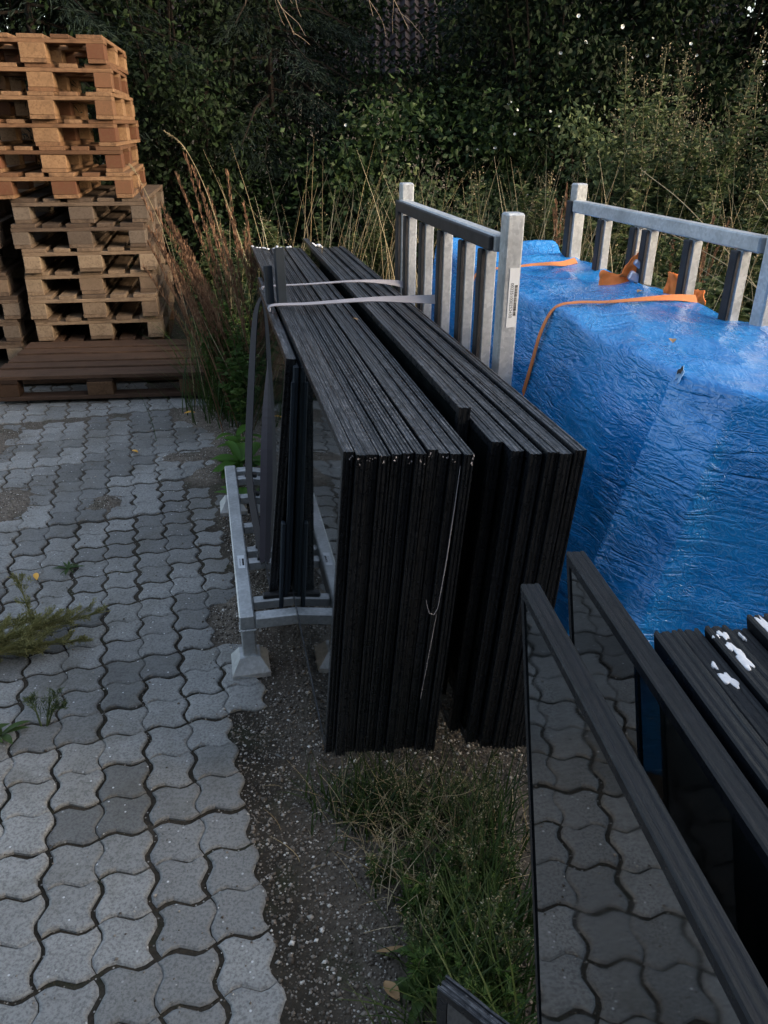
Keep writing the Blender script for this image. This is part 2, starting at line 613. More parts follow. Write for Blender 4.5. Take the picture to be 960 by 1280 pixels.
M['leaf_weed'] = mat_leaf('mugwort_leaf', [(0, (.022, .036, .015)), (.5, (.058, .085, .034)), (.85, (.115, .145, .062)), (1, (.20, .20, .10))])
M['bud'] = mat_leaf('grey_brown_bud', [(0, (.09, .07, .04)), (.5, (.17, .14, .085)), (1, (.30, .26, .18))], .1, .8)
M['bud_pale'] = mat_leaf('pale_seed_bud', [(0, (.12, .11, .06)), (.5, (.24, .22, .14)), (1, (.38, .36, .26))], .1, .8)
M['fleabane'] = mat_leaf('fleabane_leaf', [(0, (.10, .11, .04)), (.5, (.21, .21, .08)), (1, (.34, .31, .14))], .2, .7)
M['grass_green'] = mat_leaf('green_grass', [(0, (.016, .034, .010)), (.5, (.036, .070, .018)), (1, (.085, .12, .035))])
M['straw'] = mat_leaf('dry_straw', [(0, (.19, .14, .075)), (.5, (.33, .27, .16)), (1, (.50, .45, .32))], .2, .7)
M['rust'] = mat_leaf('rust_brown_seed', [(0, (.085, .045, .026)), (.5, (.165, .092, .055)), (1, (.32, .20, .12))], .15, .8)
M['leaf_bright'] = mat_leaf('broad_green_leaf', [(0, (.028, .075, .012)), (.5, (.06, .14, .022)), (1, (.11, .20, .04))])
M['stem'] = mat_plain('green_brown_stem', (.075, .075, .035), .7, .2, var=.4)
M['fray'] = mat_plain('frayed_pale_blue', (.16, .33, .58), .6, var=.5)
M['leaf_green'] = mat_leaf('fresh_weed_leaf', [(0, (.018, .040, .009)), (.5, (.045, .092, .020)), (1, (.10, .15, .04))])
M['leaf_fore'] = mat_leaf('shaded_grass_blade', [(0, (.010, .022, .006)), (.5, (.026, .052, .013)), (1, (.075, .10, .03))])
M['petal'] = mat_plain('white_petal', (.80, .80, .76), .6, var=.1)
M['yellow'] = mat_plain('yellow_dead_leaf', (.62, .33, .05), .6, var=.3)
M['dead'] = mat_plain('brown_dead_leaf', (.27, .17, .08), .7, var=.4)
M['tile'] = mat_plain('dark_roof_tile', (.019, .0165, .019), .8, .1, var=.4)
M['shade_wall'] = mat_plain('grey_sheet_metal', (.16, .17, .18), .5, var=.1, scale=3)
M['render'] = mat_plain('house_wall', (.30, .27, .23), .9, var=.15)

# ================================================================== SETTING: ground
PY = R(17.3)                            # direction of the paving
PO = np.array([-0.643, 1.628])
CELL = .1125
pu = np.array([math.cos(PY), math.sin(PY)])
pv = np.array([math.sin(PY), -math.cos(PY)])   # towards the camera

def cell_xy(c, r):
    return PO + pu * (c * CELL) + pv * (r * CELL)

def lattice(x, y):
    d = np.stack([x - PO[0], y - PO[1]], -1)
    return d @ pu / CELL, d @ pv / CELL

SAND = [(-1.66, 2.98, .15, .20), (-1.22, 3.02, .08, .10), (-1.0, 3.55, .13, .08), (-0.82, 3.35, .10, .10), (-0.95, 4.15, .22, .20), (-2.1, 3.6, .2, .3), (-0.44, 2.18, .12, .17), (-0.75, 3.8, .2, .3)]

def ground_h(x, y):
    c, r = lattice(x, y)
    p = np.stack([x, y, np.zeros_like(x)], -1)
    h = -.0068 + .0012 * fbm(p * 3, 3) + .0012 * fbm(p * 17, 2)
    off = np.clip((c - 2.0) / 2.0, 0, 1)
    h += off * (.004 + .010 * fbm(p * 2.1 + 5, 3))
    for sx, sy, rx, ry in SAND:
        q = ((x - sx) / rx) ** 2 + ((y - sy) / ry) ** 2
        h += (.013 + .005 * fbm(p * 22, 3)) * np.exp(-q ** 2 * 1.1)
    far = np.clip((y - 3.9) / 1.2, 0, 1)
    h += far * .026
    bank = np.clip((y - 6.2) / 3.0, 0, 1)
    h += bank * .25
    return h

def axis(lo, hi, a, b, step, grow):
    s = list(np.arange(a, b + 1e-6, step))
    d = step
    x = b
    while x < hi:
        d *= grow
        x += d
        s.append(min(x, hi))
    d = step
    x = a
    while x > lo:
        d *= grow
        x -= d
        s.insert(0, max(x, lo))
    return np.array(s)

gx = axis(-80, 80, -2.6, 1.6, .03, 1.35)
gy = axis(-60, 140, .3, 5.4, .03, 1.35)
GX, GY = np.meshgrid(gx, gy)
GZ = ground_h(GX.ravel(), GY.ravel())
nx, ny = len(gx), len(gy)
idx = np.arange(nx * ny).reshape(ny, nx)
GF = np.stack([idx[:-1, :-1], idx[:-1, 1:], idx[1:, 1:], idx[1:, :-1]], -1).reshape(-1, 4)
ground = link('ground', np_mesh('ground', np.stack([GX.ravel(), GY.ravel(), GZ], -1), GF, M['ground'], True))
sandw = np.zeros(nx * ny)
for sx, sy, rx, ry in SAND:
    sandw = np.maximum(sandw, np.exp(-(((GX.ravel() - sx) / (rx * 1.25)) ** 2 + ((GY.ravel() - sy) / (ry * 1.25)) ** 2) ** 2))
lc, lr = lattice(GX.ravel(), GY.ravel())
sandw = np.maximum(sandw, .45 * np.clip((GY.ravel() - 3.0) / .8, 0, 1) * (GY.ravel() < 5))
sandw = np.maximum(sandw, .5 * np.clip((lc - 2.4) / 1.2, 0, 1) * (GY.ravel() > .5) * (GY.ravel() < 5))
at_ = ground.data.attributes.new('sand', 'FLOAT', 'POINT')
at_.data.foreach_set('value', sandw.astype(np.float32))
tag(ground, 'dark soil and grit ground under the paving and racks', None, None, 'structure')

# ------------------------------------------------------------------ unseen wall added behind the camera to shade the near yard
shade_wall = MB()
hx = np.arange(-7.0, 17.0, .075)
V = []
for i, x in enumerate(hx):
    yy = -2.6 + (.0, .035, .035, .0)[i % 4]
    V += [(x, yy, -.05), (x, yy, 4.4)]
shade_wall.add(V, [(2 * i, 2 * i + 1, 2 * i + 3, 2 * i + 2) for i in range(len(hx) - 1)])
shade_wall.box(-7.0, 17.0, -7.5, -2.66, -.05, 4.35)
shade_wall.box(-7.05, 17.05, -7.55, -2.50, 4.42, 4.56)
shade_wall = shade_wall.build('added_shade_wall', M['shade_wall'])
tag(shade_wall, 'grey sheet metal wall added out of view behind the camera to shade the yard', None, None, 'structure')

# ------------------------------------------------------------------ paving stones (each an L of three wavy lobes)
paving = empty('paved_yard')
tag(paving, 'grey wavy interlocking concrete paving of the yard', None, None, 'structure')

def wave(s):
    xs = [0, .17, .30, .5, .70, .83, 1]
    ys = [0, .75, 1, 0, -1, -.75, 0]
    return np.interp(s, xs, ys)

def lobe(mb, c, r, ins, amp, jz):
    # ins: inset on (top, right, bottom, left), in metres; local frame x right, y up (away from camera)
    t, rt, b, lf = ins
    x0, x1 = c * CELL + lf, (c + 1) * CELL - rt
    y1, y0 = -r * CELL - t, -(r + 1) * CELL + b
    n = 7
    pts = []
    S = np.linspace(0, 1, n)[:-1]
    for s in S:                          # top edge left -> right
        pts.append((x0 + (x1 - x0) * s, y1 + amp * wave(s)))
    for s in S:                          # right edge going down: bulges right first
        pts.append((x1 + amp * wave(s), y1 + (y0 - y1) * s))
    for s in S:                          # bottom edge right -> left
        pts.append((x1 + (x0 - x1) * s, y0 + amp * wave(1 - s)))
    for s in S:
        pts.append((x0 + amp * wave(1 - s), y0 + (y1 - y0) * s))
    pts = np.array(pts)[::-1]            # counter-clockwise
    cen = pts.mean(0)
    k = len(pts)
    inner = cen + (pts - cen) * (1 - .0042 / (CELL * .5))
    inner2 = cen + (pts - cen) * (1 - .010 / (CELL * .5))
    v = [(q[0], q[1], -.055) for q in pts] + [(q[0], q[1], -.0048 + jz) for q in pts] + [(q[0], q[1], -.0012 + jz) for q in inner] + [(q[0], q[1], jz) for q in inner2]
    f = []
    for ring in range(3):
        for i in range(k):
            j = (i + 1) % k
            f.append((ring * k + i, ring * k + j, (ring + 1) * k + j, (ring + 1) * k + i))
    f.append(tuple(3 * k + i for i in range(k)))
    mb.add(v, f)

AMP = .0115
JT, JF = .0048, .0008                    # half joints: true and false
stone_mesh = {}
def stone_piece(kind, cells, variant, rr):
    key = (kind, tuple(sorted(cells)), variant)
    if key in stone_mesh:
        return stone_mesh[key]
    mb = MB()
    for (c, r) in cells:
        ins = []
        for dc, dr in ((0, -1), (1, 0), (0, 1), (-1, 0)):
            ins.append((JF if (c + dc, r + dr) in cells else JT) + rr.uniform(-.0006, .0009))
        lobe(mb, c, r, ins, AMP * rr.uniform(.9, 1.08), rr.uniform(-.0012, .0008))
    stone_mesh[key] = mb.mesh('paving_stone', M['paver'])
    return stone_mesh[key]

L2 = ((0, 0), (1, 0), (0, 1))
L1 = ((1, 1), (1, 2), (0, 2))
rr = random.Random(5)
shift = {}
for b in range(-12, 6):
    shift[b] = 0 if (b % 4) in (0, 1) else 1
def right_limit(r):
    if r >= 0:
        return 1
    if r >= -5:
        return 2 if r >= -3 else 1
    if r >= -11:
        return 2
    return 3
nst = 0
for b in range(-10, 4):
    for cb in range(-14, 6):
        c0 = cb * 2 + shift[b]
        for kind, L in (('b', L2), ('a', L1)):
            cells = tuple((c, r) for c, r in L if c + c0 <= right_limit(r + b * 3))
            if not cells:
                continue
            cen = cell_xy(c0 + 1, b * 3 + 1.5)
            if cen[1] < .15 or cen[1] > 4.75 or cen[0] < -2.75 - .12 * (cen[1] > 3) * 4:
                continue
            if b <= -5 and c0 >= 2 and rr.random() < .35:
                continue
            me = stone_piece(kind, cells, rr.randrange(3), rr)
            o = link('paving_stone', me, paving)
            p = cell_xy(c0, b * 3)
            hh = .004 * math.sin(cen[0] * 3.1 + 1) * math.cos(cen[1] * 2.3) + .026 * min(max((cen[1] - 3.9) / 1.2, 0), 1)
            o.location = (p[0] + rr.uniform(-.0012, .0012), p[1] + rr.uniform(-.0012, .0012), hh + rr.uniform(-.0025, .0025))
            o.rotation_euler = (rr.uniform(-.012, .012), rr.uniform(-.012, .012), PY + rr.uniform(-.008, .008))
            nst += 1
# broken shards along the edge of the paving
for (sx, sy, sc, rz) in ((-.235, 1.185, .036, .5), (-.262, 1.415, .04, 1.9), (-.29, 1.53, .038, .2), (-.185, 1.00, .035, 2.4)):
    mb = MB()
    pts = [(math.cos(a) * sc * rr.uniform(.6, 1.1), math.sin(a) * sc * rr.uniform(.5, .8)) for a in np.linspace(0, 2 * math.pi, 8)[:-1]]
    k = len(pts)
    v = [(x, y, -.03) for x, y in pts] + [(x, y, -.002) for x, y in pts] + [(x * .85, y * .85, .003) for x, y in pts]
    f = [(q * k + i, q * k + (i + 1) % k, (q + 1) * k + (i + 1) % k, (q + 1) * k + i) for q in range(2) for i in range(k)] + [tuple(2 * k + i for i in range(k))]
    mb.add(v, f)
    o = mb.build('stone_shard', M['paver'], paving)
    o.location = (sx, sy, -.013)
    o.rotation_euler = (rr.uniform(-.15, .15), rr.uniform(-.15, .15), rz)

# ------------------------------------------------------------------ gravel
def stones(P, S, rot):
    # squashed octahedra, 8 triangles each
    n = len(P)
    base = np.array([(1, 0, 0), (0, 1, 0), (-1, 0, 0), (0, -1, 0), (0, 0, .75), (0, 0, -.6)], float)
    V = base[None] * S[:, None, None] * (1 + rng.uniform(-.35, .35, (n, 6, 3)))
    c, s = np.cos(rot), np.sin(rot)
    x = V[..., 0] * c[:, None] - V[..., 1] * s[:, None]
    y = V[..., 0] * s[:, None] + V[..., 1] * c[:, None]
    V = np.stack([x, y, V[..., 2]], -1) + P[:, None]
    f = np.array([(0, 1, 4), (1, 2, 4), (2, 3, 4), (3, 0, 4), (1, 0, 5), (2, 1, 5), (3, 2, 5), (0, 3, 5)])
    F = (f[None] + (np.arange(n) * 6)[:, None, None]).reshape(-1, 3)
    return V.reshape(-1, 3), F

n = 150000
gxy = np.stack([rng.uniform(-1.3, .65, n), rng.uniform(.55, 4.6, n)], -1)
c, r = lattice(gxy[:, 0], gxy[:, 1])
lim = np.array([right_limit(int(q)) for q in np.floor(r)]) + 1
edge = c - lim
dist = np.hypot(gxy[:, 0], gxy[:, 1])
keep = (edge > -.02) & (c < lim + 7) & (rng.random(n) < np.clip(2.6 / np.maximum(dist, .6), .15, 1))
keep &= ~((gxy[:, 0] > .02) & (gxy[:, 1] < 1.45) & (rng.random(n) < .6))
gxy = gxy[keep]
gz = ground_h(gxy[:, 0], gxy[:, 1])
sz = rng.lognormal(math.log(.0026), .42, len(gxy)).clip(.0013, .008)
V1, F1 = stones(np.column_stack([gxy, gz + sz * .25]), sz, rng.uniform(0, 6.28, len(gxy)))
# grit lying about on the paving and on the sand patches
n = 5200
sxy = np.stack([rng.uniform(-2.3, -.2, n), rng.uniform(.7, 4.6, n)], -1)
for sx, sy, rx, ry in SAND:
    m_ = int(2600 * rx * ry / .05)
    sxy = np.concatenate([sxy, np.stack([rng.normal(sx, rx * .55, m_), rng.normal(sy, ry * .55, m_)], -1)])
zz = np.maximum(ground_h(sxy[:, 0], sxy[:, 1]), 0.0)
s2 = rng.lognormal(math.log(.0019), .4, len(sxy)).clip(.001, .006)
V2, F2 = stones(np.column_stack([sxy, zz + s2 * .3]), s2, rng.uniform(0, 6.28, len(sxy)))
gravel = link('gravel', np_mesh('gravel', np.concatenate([V1, V2]), np.concatenate([F1, F2 + len(V1)]), M['stone']))
tag(gravel, 'brown and white gravel along the edge of the paving', None, None, 'stuff')

# ================================================================== RACKS
def label_plate(parent, loc, rot, w, hgt, text, tsize):
    """white sticker in the local xz plane facing -y, with bar code and number running down"""
    lb = MB().box(-w / 2, w / 2, -.0006, .0006, -hgt / 2, hgt / 2).build('label', M['sticker'], parent)
    lb.location = loc
    lb.rotation_euler = rot
    mb = MB()
    z = hgt * .22
    rb = random.Random(int(hgt * 10000))
    while z > -hgt * .30:
        t = rb.choice((.0008, .0012, .002, .003)) * hgt / .15
        mb.box(w * .12, w * .40, -.0012, -.0008, z - t, z)
        z -= t + rb.choice((.0008, .0012, .002)) * hgt / .15
    mb.build('barcode', M['ink'], lb)
    cu = bpy.data.curves.new('number', 'FONT')
    cu.body = text
    cu.size = tsize
    cu.align_x = 'CENTER'
    cu.align_y = 'CENTER'
    to = bpy.data.objects.new('number', cu)
    COL.objects.link(to)
    bpy.context.view_layer.update()
    dg = bpy.context.evaluated_depsgraph_get()
    me = bpy.data.meshes.new_from_object(to.evaluated_get(dg))
    bpy.data.objects.remove(to)
    me.materials.clear()
    me.materials.append(M['ink'])
    # text in xy plane -> stand in xz facing -y and run downwards
    mt = Matrix.Rotation(R(90), 4, 'X')
    mt = Matrix.Rotation(R(90), 4, 'Y') @ mt
    me.transform(mt)
    no = link('number', me, lb)
    no.location = (-w * .18, -.001, -hgt * .04)
    return lb

def make_rack(loc, yaw, width, length, slats, bars, top=1.28, labels=True, rail_rubber=True):
    root = empty('glass_rack', loc, (0, 0, yaw))
    g, rb = M['galv'], M['rubber']
    # long base rails
    rail = MB().box(-.0225, .0225, -.02, length + .02, .150, .197, .004).build('side_rail', g, root)
    MB().box(width - .02, width + .02, .024, length - .024, .150, .190, .004).build('side_rail', g, root)
    # front and rear beams, cross bars with rubber on top
    for u in (0.0, length):
        MB().box(.0235, width - .0235, u - .02, u + .02, .148, .186, .004).build('cross_beam', g, root)
    for k, u in enumerate(bars):
        bar = MB().box(.0235, width - .021, u - .016, u + .016, .152, .184, .004).build('cross_bar', g, root)
        MB().box(.055, width - .03, u - .012, u + .012, .1845, .199, .003).build('rubber_pad', rb, bar)
    # feet
    for (w, u) in ((0, 0), (0, length), (width, 0), (width, length)):
        ft = MB()
        ft.box(-.021, .021, -.021, .021, .045, .1495, .004)
        a, b = .056, .030
        v = [(-a, -a, 0), (a, -a, 0), (a, a, 0), (-a, a, 0), (-a, -a, .016), (a, -a, .016), (a, a, .016), (-a, a, .016), (-b, -b, .058), (b, -b, .058), (b, b, .058), (-b, b, .058)]
        f = [(3, 2, 1, 0)] + [(q * 4 + i, q * 4 + (i + 1) % 4, q * 4 + 4 + (i + 1) % 4, q * 4 + 4 + i) for q in range(2) for i in range(4)] + [(8, 9, 10, 11)]
        ft.add(v, f)
        o = ft.build('foot', g, root)
        o.location = (w, u, 0)
    # back: two end posts, top rail, slats faced with rubber
    posts = []
    for u in (0, length):
        po = MB()
        po.box(width - .0235, width + .0235, u - .0235, u + .0235, .198, top, .005)
        posts.append(po.build('post', g, root))
    MB().box(width - .0375, width - .0245, length - .02, length + .02, .30, top - .06, .003).build('rubber_strip', rb, posts[1])
    rl = MB().box(width - .034, width + .004, .030, length - .026, top - .098, top - .056, .004).build('top_rail', g, root)
    if rail_rubber:
        MB().box(width - .047, width - .0345, .034, length - .03, top - .095, top - .059, .003).build('rubber_strip', rb, rl)
    for u in slats:
        s = MB().box(width - .031, width + .001, u - .017, u + .017, .191, top - .099, .004).build('slat', g, root)
        MB().box(width - .044, width - .0315, u - .0165, u + .0165, .22, top - .1, .003).build('rubber_strip', rb, s)
    for (w0, u0, z0) in ((0, .0, .1495), (width, 0, .1495)):
        wd = MB()
        for q in range(16):
            a = q / 16 * 2 * math.pi
            ca, sa = math.cos(a), math.sin(a)
            m_ = max(abs(ca), abs(sa))
            wd.box(-.003, .003, -.003, .003, -.0026, .0026, .0012, Matrix.Translation((w0 + .0215 * ca / m_, u0 + .0215 * sa / m_, z0 - .001)))
        wd.build('weld_bead', g, root)
    if labels:
        label_plate(root, (width + .006, -.0243, top - .205), (0, 0, 0), .026, .150, '002351000252430', .0118)
        l2 = label_plate(root, (.002, .30, .1977), (R(-90), 0, 0), .022, .085, '002351000252430', .0062)
    return root

RY = R(12.6)
rack1 = make_rack((-.400, 1.905, 0), RY, .735, 1.10, (.115, .29, .51, .73, .955), (.09, .33, .41, .59, .84, 1.02))
tag(rack1, 'galvanised steel glass rack holding the strapped stack of black-edged panes', 'rack', 'galvanised glass racks')
rack2 = make_rack((.375, 1.915, 0), R(13.6), .635, 1.13, (.11, .33, .565, .64, .865), (.09, .33, .41, .59, .84, 1.02), labels=False, rail_rubber=False)
tag(rack2, 'galvanised steel glass rack behind the blue tarpaulin on the right', 'rack', 'galvanised glass racks')

# ================================================================== GLASS PANES
pane_cache = {}
def ring_mesh(t, L, H, seed, g=.0022, mat='edge', dep=.016):
    """edge seal: grooved profile swept round the pane (x thickness, y length, z height)"""
    q = random.Random(seed)
    if g > .001:
        g *= q.uniform(.5, 1.6)
    prof = [(0, -dep), (0, -.0012), (.0012, 0), (.0040, 0), (.0052, -g), (t * .5 - .004, -g), (t * .5 - .002, -g * .3), (t * .5 + .002, -g * .35), (t * .5 + .004, -g * 1.1), (t - .0052, -g), (t - .0040, 0), (t - .0012, 0), (t, -.0012), (t, -dep)]
    k = len(prof)
    mb = MB()
    # outline points subdivided so that the edge can wander a little
    cor = [(0, 0), (L, 0), (L, H), (0, H)]
    sub = 8
    pts = []
    for a in range(4):
        p, r_ = cor[a], cor[(a + 1) % 4]
        for s in range(sub):
            f = s / sub
            pts.append((p[0] + (r_[0] - p[0]) * f, p[1] + (r_[1] - p[1]) * f, a if s else -1))
    v = []
    for (y, z, side) in pts:
        iy = 1 if y < 1e-6 else (-1 if y > L - 1e-6 else 0)
        iz = 1 if z < 1e-6 else (-1 if z > H - 1e-6 else 0)
        jit = q.uniform(-.0011, .0011)
        for (x, d) in prof:
            dd = -d + jit
            yy = y + iy * dd
            zz = z + iz * dd
            v.append((x + q.uniform(-.0003, .0003), yy, zz))
    n = len(pts)
    f = []
    for i in range(n):
        j = (i + 1) % n
        for a in range(k):
            b = (a + 1) % k
            f.append((i * k + a, j * k + a, j * k + b, i * k + b))
    mb.add(v, f)
    return mb.mesh('edge_seal', M[mat])

def make_pane(loc, yaw, lean, t, L, H, label, group, seed, clear=False, groove=.0018):
    root = empty('glazing_unit', loc, (0, lean, yaw))
    tag(root, label, 'glazing unit', group)
    link('edge_seal', ring_mesh(t, L, H, seed, groove, 'edge_f' if groove in (.0006, .0012) else 'edge', .0085 if groove == .0006 else .016), root)
    q = .0145 if groove != .0006 else .0075
    if clear:
        for x0 in (.0008, t - .0048):
            MB().box(x0, x0 + .004, q, L - q, q, H - q).build('glass_sheet', M['clear'], root)
    else:
        MB().box(.0012, t - .0012, q, L - q, q, H - q).build('glass_sheet', M['glass'], root)
    return root

def blob_cluster(pts, seed, flat=.55):
    q = random.Random(seed)
    mb = MB()
    for (x, y, z, rx, ry, rz) in pts:
        nl, ns = 5, 9
        v = []
        for i in range(nl + 1):
            th = math.pi * i / nl
            for j in range(ns):
                ph = 2 * math.pi * j / ns
                w = 1 + q.uniform(-.22, .22)
                v.append((x + rx * math.sin(th) * math.cos(ph) * w, y + ry * math.sin(th) * math.sin(ph) * w, z + rz * math.cos(th) * (1 + q.uniform(-.1, .1))))
        f = [(i * ns + j, i * ns + (j + 1) % ns, (i + 1) * ns + (j + 1) % ns, (i + 1) * ns + j) for i in range(nl) for j in range(ns)]
        f = [tuple(reversed(a)) for a in f]
        mb.add(v, f)
    return mb

def splat(x, y, z, lx, ly, seed, th=.0007):
    q = random.Random(seed)
    n_ = 18
    ph = [q.uniform(0, 6.28) for _ in range(4)]
    pts = []
    for i in range(n_):
        a = 2 * math.pi * i / n_
        r_ = 1 + .26 * math.sin(2 * a + ph[0]) + .22 * math.sin(3 * a + ph[1]) + .18 * math.sin(5 * a + ph[2]) + q.uniform(-.14, .14)
        pts.append((math.cos(a) * lx * r_, math.sin(a) * ly * r_))
    v = [(x + a, y + b, z - .001) for a, b in pts] + [(x + a * .97, y + b * .97, z + th * .6) for a, b in pts] + [(x + a * .8, y + b * .8, z + th) for a, b in pts] + [(x, y, z + th * 1.1)]
    f = [(k * n_ + i, k * n_ + (i + 1) % n_, (k + 1) * n_ + (i + 1) % n_, (k + 1) * n_ + i) for k in range(2) for i in range(n_)]
    f += [(2 * n_ + i, 2 * n_ + (i + 1) % n_, 3 * n_) for i in range(n_)]
    return v, f

# ---- the strapped stack on rack one
S_YAW, S_LEAN = R(12.3), R(4.4)
S0 = Vector((-.129, 1.33, .2005))
Sx = Vector((math.cos(S_YAW), math.sin(S_YAW), 0))
Sy = Vector((-math.sin(S_YAW), math.cos(S_YAW), 0))
def s_at(x, y, dz=0):
    p = S0 + Sx * x + Sy * y
    return (p.x, p.y, S0.z + dz)

ordn = ['first', 'second', 'third', 'fourth', 'fifth', 'sixth', 'seventh', 'eighth', 'ninth', 'tenth', 'eleventh']
rp = random.Random(11)
x = 0.0
front_panes = []
for i in range(11):
    t = rp.choice((.0200, .0215, .0225, .0205))
    y0 = -.003 * i + rp.uniform(-.008, .008)
    Ls = 2.78 + rp.uniform(-.05, .03)
    lab = ('leftmost long black-edged pane of the strapped front stack, its glass face showing' if i == 0 else
           '%s pane from the left in the long strapped stack of black-edged panes' % ordn[i])
    pn = make_pane(s_at(x, y0), S_YAW + rp.uniform(-.0012, .0012), S_LEAN + rp.uniform(-.002, .002), t, Ls, .728 + rp.uniform(-.006, .005), lab, 'long panes of the strapped stack', 100 + i)
    if i < 9:
        pts = []
        for _ in range(rp.randint(1, 3)):
            pts.append((rp.uniform(.004, t - .004), Ls - rp.uniform(.004, .06), .729 + rp.uniform(0, .002), .007, rp.uniform(.008, .020), .0035))
        fb = blob_cluster(pts, i).build('foam_residue', M['white'], pn, True)
        fb['kind'] = 'stuff'
    front_panes.append((pn, x, t, y0))
    x += t + rp.uniform(.0008, .0026)
XS = x
# a loose white plastic thread hanging down the end of the seventh pane
pn, xx, t, y0 = front_panes[9]
th = MB()
th.tube([(.020, -.003, .70), (.019, -.004, .62), (.016, -.005, .50), (.012, -.006, .42), (.008, -.012, .388), (.000, -.015, .376), (-.010, -.015, .380), (-.016, -.013, .398), (-.018, -.010, .41)], [.0006, .0009, .0010, .0006, .0005, .0006, .0005, .0004, .0003], 5)
th.tube([(.010, -.004, .37), (.006, -.004, .30), (.002, -.003, .22), (-.002, -.003, .15)], [.0003, .0005, .0004, .0003], 4)
th.build('loose_tape', M['web_grey'], pn)
# crumpled pale corner tape on near top corners
for i, (pn, xx, t, y0) in enumerate(front_panes):
    mb = MB()
    q = random.Random(40 + i)
    for _ in range(q.randint(2, 4)):
        cx, cz = q.uniform(.003, t - .003), .726 - q.uniform(.0, .018)
        a = q.uniform(.0015, .0035)
        v = [(cx + q.uniform(-a, a), -.0022 - q.uniform(0, .0015), cz + q.uniform(-a, a) * 1.5) for _ in range(4)]
        mb.add(v, [(0, 1, 2), (0, 2, 3), (0, 3, 1), (1, 3, 2)])
    mb.build('corner_tape', M['web_grey'], pn)

xT = XS + .020
tall = make_pane(s_at(xT, .150), S_YAW, S_LEAN, .0270, 2.72, .752, 'single taller black-edged pane between the two strapped groups', 'long panes of the strapped stack', 130)
x = xT + .0295
for i in range(6):
    t = rp.choice((.0235, .0245, .0250))
    lab = ['first pane right of the taller pane in the strapped stack', 'second pane right of the taller pane in the strapped stack',
           'third pane right of the taller pane in the strapped stack', 'fourth pane right of the taller pane in the strapped stack',
           'fifth pane right of the taller pane in the strapped stack', 'rightmost black-edged pane of the strapped stack, next to the steel slats'][i]
    y0 = (.02, -.03, -.05, -.06, -.070, -.072)[i] + rp.uniform(-.005, .005)
    pn = make_pane(s_at(x, y0), S_YAW, S_LEAN + rp.uniform(-.002, .002), t, 2.80 + rp.uniform(-.03, .02), .727 + rp.uniform(-.006, .005), lab, 'long panes of the strapped stack', 140 + i)
    if i < 2:
        blob_cluster([(.012, 2.78, .73, .012, .015, .008), (.02, 2.74, .73, .008, .02, .006)], i + 20).build('foam_residue', M['white'], pn, True)['kind'] = 'stuff'
    x += t + rp.uniform(.0012, .003)

# short panes left of the stack
p1 = make_pane(s_at(-.068, .715), S_YAW, R(7.0), .026, 1.03, .722, 'short black-edged pane standing leftmost in the rack, under the grey strap', 'short panes beside the stack', 160)
p2 = make_pane(s_at(-.0385, .735), S_YAW, R(5.6), .018, 1.25, .715, 'thin short pane between the leftmost pane and the long stack', 'short panes beside the stack', 161)
mat_ = empty('rubber_mat', s_at(-.019, .70), (0, R(4.6), S_YAW))
tag(mat_, 'blue-black rubber mat hanging between the short panes and the long stack', 'rubber mat')
MB().box(0, .0155, 0, .55, .0, .70, .003).build('sheet', M['pad'], mat_)
MB().box(-.020, -.007, -.012, .010, -.050, .24, .003).build('flap', M['pad'], mat_)
MB().box(-.0055, .006, -.006, -.001, -.012, .66, .002).build('flap', M['pad'], mat_)

# black upright edge protectors held on top of the stack by the strap
def protector(loc, hgt, label, wd):
    o = empty('edge_protector', loc, (R(1.5), R(-1.0), S_YAW + R(8)))
    tag(o, label, 'edge protector', 'black edge protectors')
    MB().box(0, wd, 0, .006, 0, hgt, .0015).build('flange', M['pad'], o)
    MB().box(0, .006, .0065, .026, 0, hgt * .97, .0015).build('flange', M['pad'], o)
    MB().box(wd - .006, wd, .0065, .022, 0, hgt * .985, .0015).build('flange', M['pad'], o)
protector(s_at(.058, 1.335, .7285), .185, 'taller black plastic edge protector standing upright on the pane stack', .030)
protector(s_at(.022, 1.36, .7285), .125, 'shorter black plastic edge protector beside the taller upright one', .026)

# ---- straps over the stack
def curve_pts(ctrl, n=10):
    """Catmull-Rom through control points"""
    c = [Vector(p) for p in ctrl]
    c = [c[0] * 2 - c[1]] + c + [c[-1] * 2 - c[-2]]
    out = []
    for i in range(1, len(c) - 2):
        for k in range(n):
            t = k / n
            a, b, d, e = c[i - 1], c[i], c[i + 1], c[i + 2]
            out.append(.5 * ((2 * b) + (d - a) * t + (2 * a - 5 * b + 4 * d - e) * t * t + (3 * b - a - 3 * d + e) * t ** 3))
    out.append(c[-2])
    return out

def strap(name, ctrl, norms, width, mat, label, cat, group=None, n=8):
    p = curve_pts(ctrl, n)
    nn = curve_pts(norms, n)
    o = MB().ribbon(p, nn, width, .0026).build(name, mat)
    return tag(o, label, cat, group)

